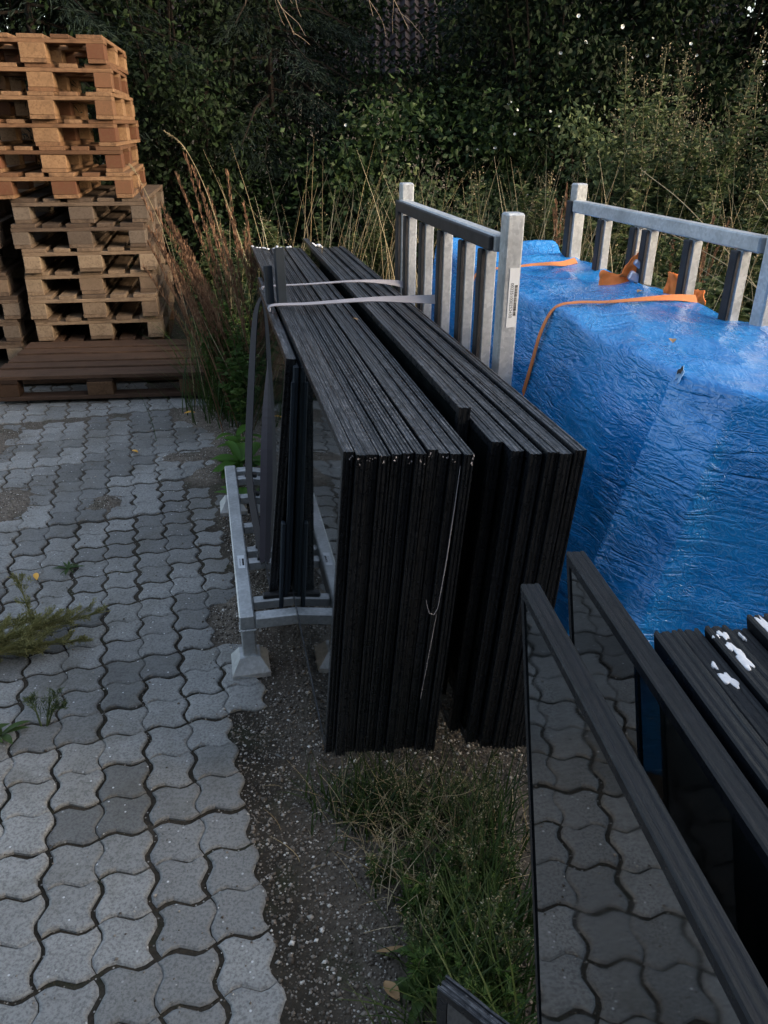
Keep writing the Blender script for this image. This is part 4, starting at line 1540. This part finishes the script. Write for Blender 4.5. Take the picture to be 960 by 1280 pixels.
# mugwort and other tall weeds
def weed(x, y, h, label, seed, stems=7, spread=.22, leafm='leaf_weed', budm='bud', ll=.075, nl=60, top=.30, cat='weed', group='tall weeds behind the racks', lean=(0, 0), name='mugwort_plant', bn=60, bs=.020):
    g = np.random.default_rng(seed)
    z0 = float(ground_h(np.array([x]), np.array([y]))[0])
    root = empty(name, (x, y, z0))
    tag(root, label, cat, group)
    mb = MB()
    LV, BV = [], []
    for s in range(stems):
        a = g.uniform(0, 6.28)
        rr_ = spread * math.sqrt(g.uniform(0, 1))
        hh = h * g.uniform(.68, 1.0)
        b0 = np.array([math.cos(a) * rr_ * .35, math.sin(a) * rr_ * .35, -.02])
        tp = np.array([math.cos(a) * rr_ * 1.4 + lean[0] * hh, math.sin(a) * rr_ * 1.4 + lean[1] * hh, hh])
        md = (b0 + tp) / 2 + np.array([g.normal(0, .03), g.normal(0, .03), 0])
        ts = np.linspace(0, 1, 7)
        path = [b0 * (1 - t) ** 2 + md * 2 * t * (1 - t) + tp * t * t for t in ts]
        mb.tube([tuple(p) for p in path], list(np.linspace(.0045, .0014, 7) * (.6 + .5 * h)), 4)
        path = np.array(path)
        def at(t):
            return np.stack([np.interp(t, ts, path[:, q]) for q in range(3)], -1)
        t = g.uniform(.05, .93, nl)
        P_ = at(t)
        az = g.uniform(0, 6.28, nl)
        D = unit(np.stack([np.cos(az), np.sin(az), g.uniform(-.25, .6, nl)], -1))
        sz_ = ll * (1.15 - .75 * t) * g.uniform(.6, 1.25, nl)
        LV.append(leaves(P_, D, sz_, sz_ * .36, .2))
        for sg in (-1, 1):                                   # lobes of the cut leaves
            Dl = unit(D + sg * .85 * unit(np.cross(D, [0, 0, 1.0])))
            LV.append(leaves(P_ + D * (sz_ * .35)[:, None], Dl, sz_ * .55, sz_ * .2, .2))
            LV.append(leaves(P_ + D * (sz_ * .6)[:, None], Dl, sz_ * .42, sz_ * .16, .2))
        if budm and bn:
            t = 1 - top * g.uniform(0, 1, bn) ** 1.2
            az = g.uniform(0, 6.28, bn)
            ext = g.uniform(0, 1, bn) * (1.08 - t) * h * .28
            P_ = at(np.clip(t, 0, 1)) + np.stack([np.cos(az), np.sin(az), .9 + 0 * az], -1) * ext[:, None]
            BV.append(leaves(P_, unit(g.normal(size=(bn, 3)) + np.array([0, 0, .5])), bs * g.uniform(.6, 1.4, bn), bs * .6, .3))
            for q in range(0, bn, 6):
                b1 = at(np.array([max(t[q] - .03, 0)]))[0]
                mb.tube([tuple(b1), tuple(P_[q])], [.0015, .0007], 3)
    V, F_ = merge(LV)
    link('leaves', np_mesh('leaves', V, F_, M[leafm]), root)['kind'] = 'stuff'
    if BV:
        V, F_ = merge(BV)
        link('seed_heads', np_mesh('seed_heads', V, F_, M[budm]), root)['kind'] = 'stuff'
    mb.build('stems', M['stem'], root)
    return root

wl_ = [(1.72, 5.3, 1.95, 'tallest mugwort with brown seed heads behind the right rack', 9, 150),
       (1.15, 5.2, 1.25, 'bushy mugwort left of the tallest one behind the right rack', 8, 60),
       (2.35, 5.4, 1.50, 'grey-green mugwort at the right picture edge', 10, 90),
       (2.15, 4.7, 1.15, 'mid-height mugwort in front of the right edge mugwort', 8, 60),
       (1.45, 4.6, 1.05, 'leafy mugwort close behind the right rack top rail', 8, 50),
       (.72, 5.4, 1.2, 'mugwort between the two racks in the background', 7, 50),
       (2.75, 5.9, 1.9, 'tall mugwort beyond the right picture edge mugwort', 9, 90),
       (.15, 5.8, 1.05, 'sparse mugwort behind the left rack top rail', 6, 40),
       (-.45, 5.6, .95, 'green weed behind the far end of the pane stack', 7, 20),
       (-1.05, 5.5, .9, 'green weed right of the tall pallet stack', 7, 10),
       (1.30, 3.75, .95, 'leafy weed growing behind the slats of the right rack', 7, 20),
       (1.75, 3.9, .85, 'leafy weed right of the slats weed', 7, 20),
       (1.05, 4.4, .85, 'short leafy weed behind the orange strap bundle', 7, 20)]
for i, (x, y, h, lab, st, bn) in enumerate(wl_):
    weed(x, y, h, lab, 120 + i, stems=st + 5, spread=.34, bn=int(bn * .8), nl=170, ll=.125, bs=.014)
# small sprig growing over the tarpaulin edge beside the orange strap
weed(1.03, 2.62, 1.10, 'small green sprig poking through the slats at the orange strap', 140, stems=3, spread=.07, bn=0, nl=26, ll=.06, lean=(-.06, -.03), name='weed_sprig')

# broad-leaved weeds between pallets and pane stack
def rosette(x, y, n, L, W, hgt, label, seed, mat='leaf_bright', name='broad_leaf_weed', cat='weed', group=None, up=.6):
    g = np.random.default_rng(seed)
    z0 = max(float(ground_h(np.array([x]), np.array([y]))[0]), -.002)
    root = empty(name, (x, y, z0))
    tag(root, label, cat, group)
    for i in range(n):
        a = i * 2.399 + g.normal(0, .25)
        l_ = L * g.uniform(.6, 1.1)
        w_ = W * g.uniform(.7, 1.1)
        el = up * g.uniform(.5, 1.3)
        base_z = hgt * g.uniform(0, 1)
        mb = MB()
        ns = 7
        V = []
        for k in range(ns + 1):
            t = k / ns
            r0 = l_ * t
            z = base_z + l_ * (el * t - .75 * el * t * t)
            w = w_ * math.sin(math.pi * min(t * .92 + .06, 1)) ** .8 * .5
            cx, cy = math.cos(a) * r0, math.sin(a) * r0
            px, py = -math.sin(a), math.cos(a)
            V += [(cx + px * w, cy + py * w, z + w * .35), (cx, cy, z), (cx - px * w, cy - py * w, z + w * .35)]
        F_ = []
        for k in range(ns):
            F_ += [(k * 3, k * 3 + 1, k * 3 + 4, k * 3 + 3), (k * 3 + 1, k * 3 + 2, k * 3 + 5, k * 3 + 4)]
        mb.add(V, F_).build('leaf', M[mat], root, True)
    return root
rosette(-.66, 3.30, 16, .17, .06, .10, 'bright green broad-leaved weed at the far end of the left base rail', 150)
rosette(-.73, 3.62, 12, .15, .05, .08, 'small broad-leaved weed behind the bright green one', 151)
rosette(-.62, 3.05, 8, .12, .045, .04, 'lowest broad-leaved weed against the left base rail', 152)
weed(-.84, 4.28, .66, 'leafy green weed at the foot of the rust-brown seeded plant', 153, stems=16, spread=.2, bn=0, nl=60, ll=.11, leafm='leaf_green', name='green_weed', group='green weeds beside the pallets')
weed(-.64, 3.95, .62, 'leafy green weed touching the far left pane', 154, stems=14, spread=.18, bn=0, nl=50, ll=.11, leafm='leaf_green', name='green_weed', group='green weeds beside the pallets')
weed(-.93, 4.95, .7, 'leafy green weed at the right corner of the low pallet', 155, stems=13, spread=.22, bn=0, nl=44, ll=.10, leafm='leaf_mid', name='green_weed', group='green weeds beside the pallets')

# rust-brown seeded stalks
def rusty(x, y, n, h, lean, label, seed):
    g = np.random.default_rng(seed)
    root = empty('brown_seed_plant', (x, y, 0))
    tag(root, label, 'plant', 'rust-brown seeded plants beside the pane stack')
    mb = MB()
    SV = []
    for i in range(n):
        b0 = np.array([g.normal(0, .06), g.normal(0, .06), 0])
        hh = h * g.uniform(.7, 1.05)
        tp = b0 + np.array([lean[0] * hh + g.normal(0, .07), lean[1] * hh + g.normal(0, .07), hh])
        md = b0 + (tp - b0) * .5 + np.array([-lean[0] * .18, 0, .06])
        ts = np.linspace(0, 1, 9)
        path = np.array([b0 * (1 - t) ** 2 + md * 2 * t * (1 - t) + tp * t * t for t in ts])
        mb.tube([tuple(p) for p in path], list(np.linspace(.0028, .001, 9)), 4)
        m_ = 170
        t = .48 + .50 * g.uniform(0, 1, m_) ** .9
        P_ = np.stack([np.interp(t, ts, path[:, q]) for q in range(3)], -1)
        az = g.uniform(0, 6.28, m_)
        D = unit(np.stack([np.cos(az) * .4, np.sin(az) * .4, np.ones(m_)], -1) + unit(tp - b0) * .6)
        ex = g.uniform(0, .045, m_) * (1.25 - t)
        SV.append(leaves(P_ + D * ex[:, None], D, .026 * g.uniform(.6, 1.4, m_), .006, .2))
    V, F_ = merge(SV)
    link('seed_heads', np_mesh('seed_heads', V, F_, M['rust']), root)['kind'] = 'stuff'
    mb.build('stems', M['rust'], root)
rusty(-.80, 4.12, 23, 1.08, (-.30, 0), 'rust-brown seeded plant leaning left towards the pallets', 160)
rusty(-.66, 3.98, 18, 1.28, (-.17, 0), 'rust-brown seeded plant standing close beside the far left pane', 161)
rusty(1.08, 4.9, 8, 1.18, (-.03, 0), 'rust-brown seeded plant behind the left end of the right rack', 162)
rusty(1.62, 4.35, 7, 1.05, (.03, 0), 'rust-brown seeded plant behind the middle of the right rack', 163)

# grass: blades as folded ribbons
def blades(P_, az, h, bend, w, seg=5):
    n = len(P_)
    V = []
    for k in range(seg + 1):
        t = k / seg
        rad_ = bend * h * t ** 1.7
        z = h * (t - .32 * bend * t * t)
        c_ = P_ + np.stack([np.cos(az) * rad_, np.sin(az) * rad_, z], -1)
        ww = w * (1 - t ** 1.5) * .5 + .00035
        s_ = np.stack([-np.sin(az), np.cos(az), 0 * az], -1) * ww[:, None]
        V += [c_ - s_, c_ + s_]
    V = np.stack(V, 1)
    f = np.array([(2 * k, 2 * k + 1, 2 * k + 3, 2 * k + 2) for k in range(seg)])
    F_ = (f[None] + (np.arange(n) * (2 * seg + 2))[:, None, None]).reshape(-1, 4)
    return V.reshape(-1, 3), F_

def patch(cx, cy, sx, sy, n):
    return np.stack([rng.normal(cx, sx, n), rng.normal(cy, sy, n)], -1)

def grass(name, xy, h0, h1, bend, w, mat, label):
    n = len(xy)
    z = ground_h(xy[:, 0], xy[:, 1])
    P_ = np.column_stack([xy, z])
    V, F_ = blades(P_, rng.uniform(0, 6.28, n), rng.uniform(h0, h1, n), rng.uniform(bend * .3, bend, n), rng.uniform(w * .6, w * 1.3, n))
    o = link(name, np_mesh(name, V, F_, M[mat]))
    tag(o, label, None, None, 'stuff')
    return o
u2 = lambda x0, x1, y0, y1, n: np.stack([rng.uniform(x0, x1, n), rng.uniform(y0, y1, n)], -1)
grass('green_grass', np.concatenate([u2(-1.2, 3.2, 4.5, 7.0, 14000), u2(.2, 2.6, 3.6, 4.6, 5000), patch(-.80, 4.25, .14, .16, 500)]), .18, .60, .75, .006, 'grass_green', 'green grass behind the racks and pallets')
dry = np.concatenate([patch(.1, 4.75, .42, .35, 150), patch(.75, 4.5, .35, .3, 110), patch(-.5, 4.6, .3, .25, 60), patch(1.4, 4.1, .5, .35, 60), patch(2.0, 4.6, .4, .5, 40)])
grass('dry_grass', dry, .6, 1.5, .42, .0046, 'straw', 'dry straw coloured grass stalks behind the racks')
# individual long pale stalks with seed heads
def stalk(path, label, r0=.0022, head=0):
    p = curve_pts(path, 8)
    o = empty('grass_stalk', path[0])
    tag(o, label, 'grass stalk', 'long pale grass stalks')
    b = Vector(path[0])
    q = [tuple(v - b) for v in p]
    MB().tube(q, list(np.linspace(r0, r0 * .45, len(q))), 5).build('stem', M['straw'], o)
    if head:
        g = np.random.default_rng(int(abs(path[0][0]) * 1000))
        qa = np.array(q)
        m_ = 90
        t = g.uniform(1 - head, 1, m_) * (len(qa) - 1)
        P_ = np.stack([np.interp(t, np.arange(len(qa)), qa[:, c_]) for c_ in range(3)], -1)
        D = unit(unit(qa[-1] - qa[-4]) + g.normal(0, .25, (m_, 3)))
        V, F_ = leaves(P_, D, .016, .0035, .2)
        link('seed_head', np_mesh('seed_head', V, F_, M['straw']), o)
stalk([(-.70, 4.0, .1), (-.74, 4.0, .6), (-.83, 4.0, 1.1), (-.93, 4.0, 1.36), (-1.02, 4.0, 1.44)], 'longest pale grass stalk arching above the rust-brown plants', .0026, .25)
stalk([(-.98, 4.1, .1), (-1.02, 4.1, .5), (-1.10, 4.1, .95), (-1.19, 4.1, 1.22), (-1.23, 4.1, 1.29)], 'pale grass stalk arching left of the rust-brown plants', .002, .2)
stalk([(-.78, 4.0, .22), (-.95, 4.1, .55), (-1.08, 4.2, .80), (-1.12, 4.25, .95)], 'thin pale stalk crossing in front of the tall pallet stack', .0018)
stalk([(1.40, 2.6, .80), (1.22, 2.7, 1.02), (1.05, 2.9, 1.22), (.93, 3.1, 1.33)], 'pale stalk slanting across the right rack slats, upper one', .0022)
stalk([(1.36, 2.45, .85), (1.16, 2.55, 1.03), (1.00, 2.75, 1.13), (.78, 3.0, 1.22)], 'pale stalk slanting across the right rack slats, lower one', .002)
stalk([(1.30, 2.3, .98), (1.22, 2.4, 1.12), (1.155, 2.5, 1.24), (1.13, 2.55, 1.29)], 'pale stalk with side twig near the right picture edge', .0022)
stalk([(1.12, 1.85, 1.035), (1.03, 2.05, 1.04), (.97, 2.2, 1.065), (.90, 2.45, 1.12)], 'pale stalk lying over the right edge of the tarpaulin', .002)
stalk([(.125, 1.30, .0), (.145, 1.29, .10), (.185, 1.27, .20)], 'pale grass stalk crossing in front of the dark pane ends, steeper one', .0013)
stalk([(.085, 1.33, .0), (.115, 1.29, .11), (.17, 1.25, .165), (.205, 1.25, .185)], 'pale grass stalk crossing in front of the dark pane ends, flatter one', .0012)

# foreground weeds between gravel and panes
grass('foreground_grass', np.concatenate([patch(-.02, 1.37, .06, .04, 260), patch(.12, 1.33, .10, .05, 170), patch(.22, 1.05, .04, .16, 420), patch(.14, 1.08, .06, .10, 160), patch(.12, .88, .05, .07, 180)]), .05, .17, .9, .0038, 'leaf_fore', 'low green grass between the gravel and the glass panes')
grass('tall_foreground_grass', np.concatenate([patch(.225, 1.02, .035, .16, 190), patch(.20, 1.25, .06, .06, 70), patch(.15, .9, .05, .08, 60)]), .12, .27, .75, .0042, 'leaf_fore', 'taller green grass blades against the mirroring pane')
grass('foreground_dry_grass', np.concatenate([patch(.03, 1.33, .09, .06, 190), patch(.17, 1.26, .09, .08, 200), patch(.05, 1.18, .05, .06, 110)]), .05, .15, 1.1, .0016, 'straw', 'low dry grass in front of the dark pane ends')
for i, (x, y, lab) in enumerate([(.20, 1.10, 'leafy green weed deep in the foreground grass'), (.13, .95, 'leafy green weed at the gravel side of the foreground grass'), (.19, .93, 'leafy green weed low beside the mirroring pane'), (.10, 1.10, 'leafy green weed beside the brown fallen leaves'), (.16, .84, 'leafy green weed above the small dark pane corner')]):
    weed(x, y, .13, lab, 190 + i, stems=9, spread=.07, bn=0, nl=22, ll=.045, leafm='leaf_green', name='green_weed', group='small weeds in the foreground')
fw = [(.06, 1.28, .17, 'small budded weed in front of the dark pane ends'), (.17, 1.22, .19, 'budded weed below the crossing pale stalks'), (.24, 1.33, .20, 'dry budded weed beside the mirroring pane'),
      (.02, 1.16, .14, 'brownish small weed at the gravel edge'), (.16, 1.03, .21, 'budded grey-green weed in the foreground grass'), (.10, 1.00, .17, 'pale budded weed left of the foreground grass'),
      (.22, 1.14, .20, 'green feathery weed against the mirroring pane'), (.215, .93, .18, 'budded weed low against the mirroring pane')]
for i, (x, y, h, lab) in enumerate(fw):
    weed(x, y, h, lab, 170 + i, stems=6, spread=.06, bn=26, nl=30, ll=.022, top=.55, bs=.0055, budm='bud_pale', leafm='leaf_weed' if i % 3 else 'grass_green', name='small_weed', group='small weeds in the foreground')
rosette(.10, .97, 11, .075, .028, .05, 'dark green broad-leaved weed in the foreground grass', 180, 'grass_green', up=.8)
rosette(.115, .80, 9, .08, .026, .03, 'dark green broad-leaved weed at the bottom edge', 181, 'grass_green', up=.8)
rosette(.075, .90, 8, .06, .024, .02, 'dark green broad-leaved weed by the gravel, bottom', 182, 'grass_green', up=.7)

# fleabane lying on the paving, left
def plume(root, b0, tip, n, rmax, seed, mat='fleabane', ll=.02):
    g = np.random.default_rng(seed)
    b0 = np.array(b0)
    tip = np.array(tip)
    ax_ = tip - b0
    l_ = np.linalg.norm(ax_)
    e1 = unit(np.cross(ax_, [0, 0, 1.0]))
    e2 = unit(np.cross(e1, ax_))
    nb = max(int(l_ / .016), 7)                         # side branchlets along the stem
    bt = np.sort(g.uniform(.06, .97, nb))
    ba = np.arange(nb) * 2.399 + g.normal(0, .4, nb)
    bl = rmax * 1.9 * (.35 + .65 * np.sin(np.pi * np.clip(bt * .75 + .25, 0, 1))) * g.uniform(.6, 1.25, nb)
    k = g.integers(0, nb, n)
    f = g.uniform(0, 1, n) ** .8
    sag = lambda q: np.stack([0 * q, 0 * q, .03 * np.sin(np.pi * q)], -1)
    bdir = unit(unit(ax_) * .8 + e1 * np.cos(ba)[:, None] * .75 + e2 * np.sin(ba)[:, None] * .6 + np.array([0, 0, .22]))
    P_ = b0 + ax_ * bt[k][:, None] + sag(bt[k]) + bdir[k] * (bl[k] * f)[:, None] + g.normal(0, .0028, (n, 3))
    P_[:, 2] = np.maximum(P_[:, 2], .003)
    t = bt[k]
    D = unit(bdir[k] * .7 + g.normal(0, .55, (n, 3)) + np.array([0, 0, .2]))
    V, F_ = leaves(P_, D, ll * g.uniform(.6, 1.3, n), ll * .17, .2)
    link('leaves', np_mesh('leaves', V, F_, M[mat]), root)
    mb = MB()
    pts = [tuple(b0 + ax_ * s + np.array([0, 0, .03 * math.sin(math.pi * s)])) for s in np.linspace(0, 1, 7)]
    mb.tube(pts, list(np.linspace(.003, .001, 7)), 5)
    for q in range(0, n, 14):
        a0 = b0 + ax_ * max(t[q] - .12, 0) + np.array([0, 0, .03 * math.sin(math.pi * t[q])])
        mb.tube([tuple(a0), tuple(P_[q])], [.0009, .0005], 3)
    mb.build('stem', M[mat], root)
fl1 = empty('fleabane_plant')
tag(fl1, 'large yellow-green feathery plant lying over the paving from the left edge', 'plant', 'feathery plants on the paving')
plume(fl1, (-1.30, 1.88, .01), (-.885, 2.125, .055), 3000, .046, 200, ll=.0125)
plume(fl1, (-1.32, 1.86, .01), (-.93, 2.00, .03), 3200, .044, 201, ll=.0125)
plume(fl1, (-1.30, 1.88, .01), (-.98, 2.06, .06), 2600, .044, 202, ll=.0125)
plume(fl1, (-1.34, 1.84, .01), (-1.02, 1.95, .03), 2600, .044, 203, ll=.0125)
plume(fl1, (-1.36, 1.90, .01), (-1.10, 2.07, .06), 1800, .030, 208, ll=.012)
fl2 = empty('fleabane_plant')
tag(fl2, 'slim upright feathery plant beside the yellow leaf on the paving', 'plant', 'feathery plants on the paving')
plume(fl2, (-1.135, 2.10, 0), (-1.185, 2.16, .155), 420, .024, 204, ll=.016)
fl3 = empty('fleabane_plant')
tag(fl3, 'small green feathery tuft on the paving near the left edge', 'plant', 'feathery plants on the paving')
plume(fl3, (-.915, 1.64, 0), (-.89, 1.68, .07), 420, .02, 205, 'leaf_weed', .011)
plume(fl3, (-.93, 1.64, 0), (-.965, 1.68, .05), 340, .02, 206, 'leaf_weed', .011)
plume(fl3, (-.915, 1.65, 0), (-.86, 1.66, .045), 300, .016, 207, 'leaf_weed', .010)
rosette(-1.16, 2.475, 18, .055, .008, .008, 'small dark green tuft between two paving stones', 183, 'grass_green', name='small_tuft', cat='weed', up=.35)
rosette(-1.08, 1.55, 8, .11, .035, .03, 'dark green broad leaves at the left picture edge', 184, 'grass_green', up=.6)
rosette(-1.02, 1.60, 6, .08, .02, .02, 'narrow green leaves beside the dark broad leaves at left', 185, 'grass_green', up=.5)

# fallen leaves
def fallen(x, y, z, l_, w_, rz, mat, label):
    V = []
    for k in range(6):
        t = k / 5
        w = w_ * math.sin(math.pi * (t * .9 + .05)) * .5
        V += [(l_ * t, w, .004 + w * .5), (l_ * t, 0, .002 + .004 * math.sin(t * 3)), (l_ * t, -w, .003 + w * .6)]
    F_ = []
    for k in range(5):
        F_ += [(k * 3, k * 3 + 3, k * 3 + 4, k * 3 + 1), (k * 3 + 1, k * 3 + 4, k * 3 + 5, k * 3 + 2)]
    o = MB().add(V, F_).build('fallen_leaf', M[mat], None, True)
    o.location = (x, y, z)
    o.rotation_euler = (0, 0, rz)
    tag(o, label, 'leaf', 'fallen leaves')
fallen(-1.262, 2.43, .008, .055, .02, -1.1, 'yellow', 'orange-yellow fallen leaf on the paving beside the slim feathery plant')
fallen(-1.11, 4.11, .03, .06, .03, .3, 'yellow', 'orange fallen leaf on the gravel before the low pallet')
fallen(-.93, 4.16, .03, .05, .025, 1.2, 'yellow', 'orange fallen leaf beside the green weeds')
fallen(-1.26, 3.62, .006, .045, .02, -.6, 'yellow', 'small orange fallen leaf on the far paving')
fallen(-.01, .99, .012, .075, .012, .1, 'dead', 'pale brown curled leaf on the gravel in the foreground')
fallen(.005, .93, .012, .045, .025, -.9, 'dead', 'brown crumpled leaf on the gravel below the curled one')
fallen(-.10, 2.42, .9345, .028, .009, -.9, 'dead', 'tiny pale leaf on top of the pane stack below the strap')
fallen(.775, 2.45, 1.012, .03, .02, .7, 'dead', 'small pale dead leaf on the blue tarpaulin between the straps')
fallen(.68, 1.83, 1.012, .04, .018, 1.3, 'dead', 'brown dead leaf on the blue tarpaulin near its corner')

# ================================================================== HOUSE behind the trees
hs = empty('house', (.3, 14.5, 0))
tag(hs, 'house with dark tiled roof glimpsed through the trees at the top', 'house')
MB().box(-5, 5, 0, 7, 0, 2.35).build('wall', M['render'], hs)
rmesh = MB()
nrow, ncol = 26, 70
sl_, pit_ = .26, R(40)
for j in range(nrow):
    V = []
    F_ = []
    for i in range(ncol * 4 + 1):
        ph = (i % 4) / 4 * 2 * math.pi
        xx = -5.6 + 11.2 * i / (ncol * 4)
        hz = .032 * math.cos(ph)
        for e, lift in ((0, .04), (1, .0)):
            s_ = (j + e * 1.04) * sl_ * .78
            V.append((xx, -.5 + s_ * math.cos(pit_) - math.sin(pit_) * (hz + lift), 2.15 + s_ * math.sin(pit_) + math.cos(pit_) * (hz + lift)))
    for i in range(ncol * 4):
        F_.append((i * 2, i * 2 + 2, i * 2 + 3, i * 2 + 1))
    # front lip of each course
    k = len(V)
    for i in range(ncol * 4 + 1):
        a = V[i * 2]
        V.append((a[0], a[1] + .03, a[2] - .045))
    for i in range(ncol * 4):
        F_.append((k + i, k + i + 1, i * 2 + 2, i * 2))
    rmesh.add(V, F_)
ro = rmesh.build('roof', M['tile'], hs)
print('stones', nst, 'objects', len(bpy.data.objects))
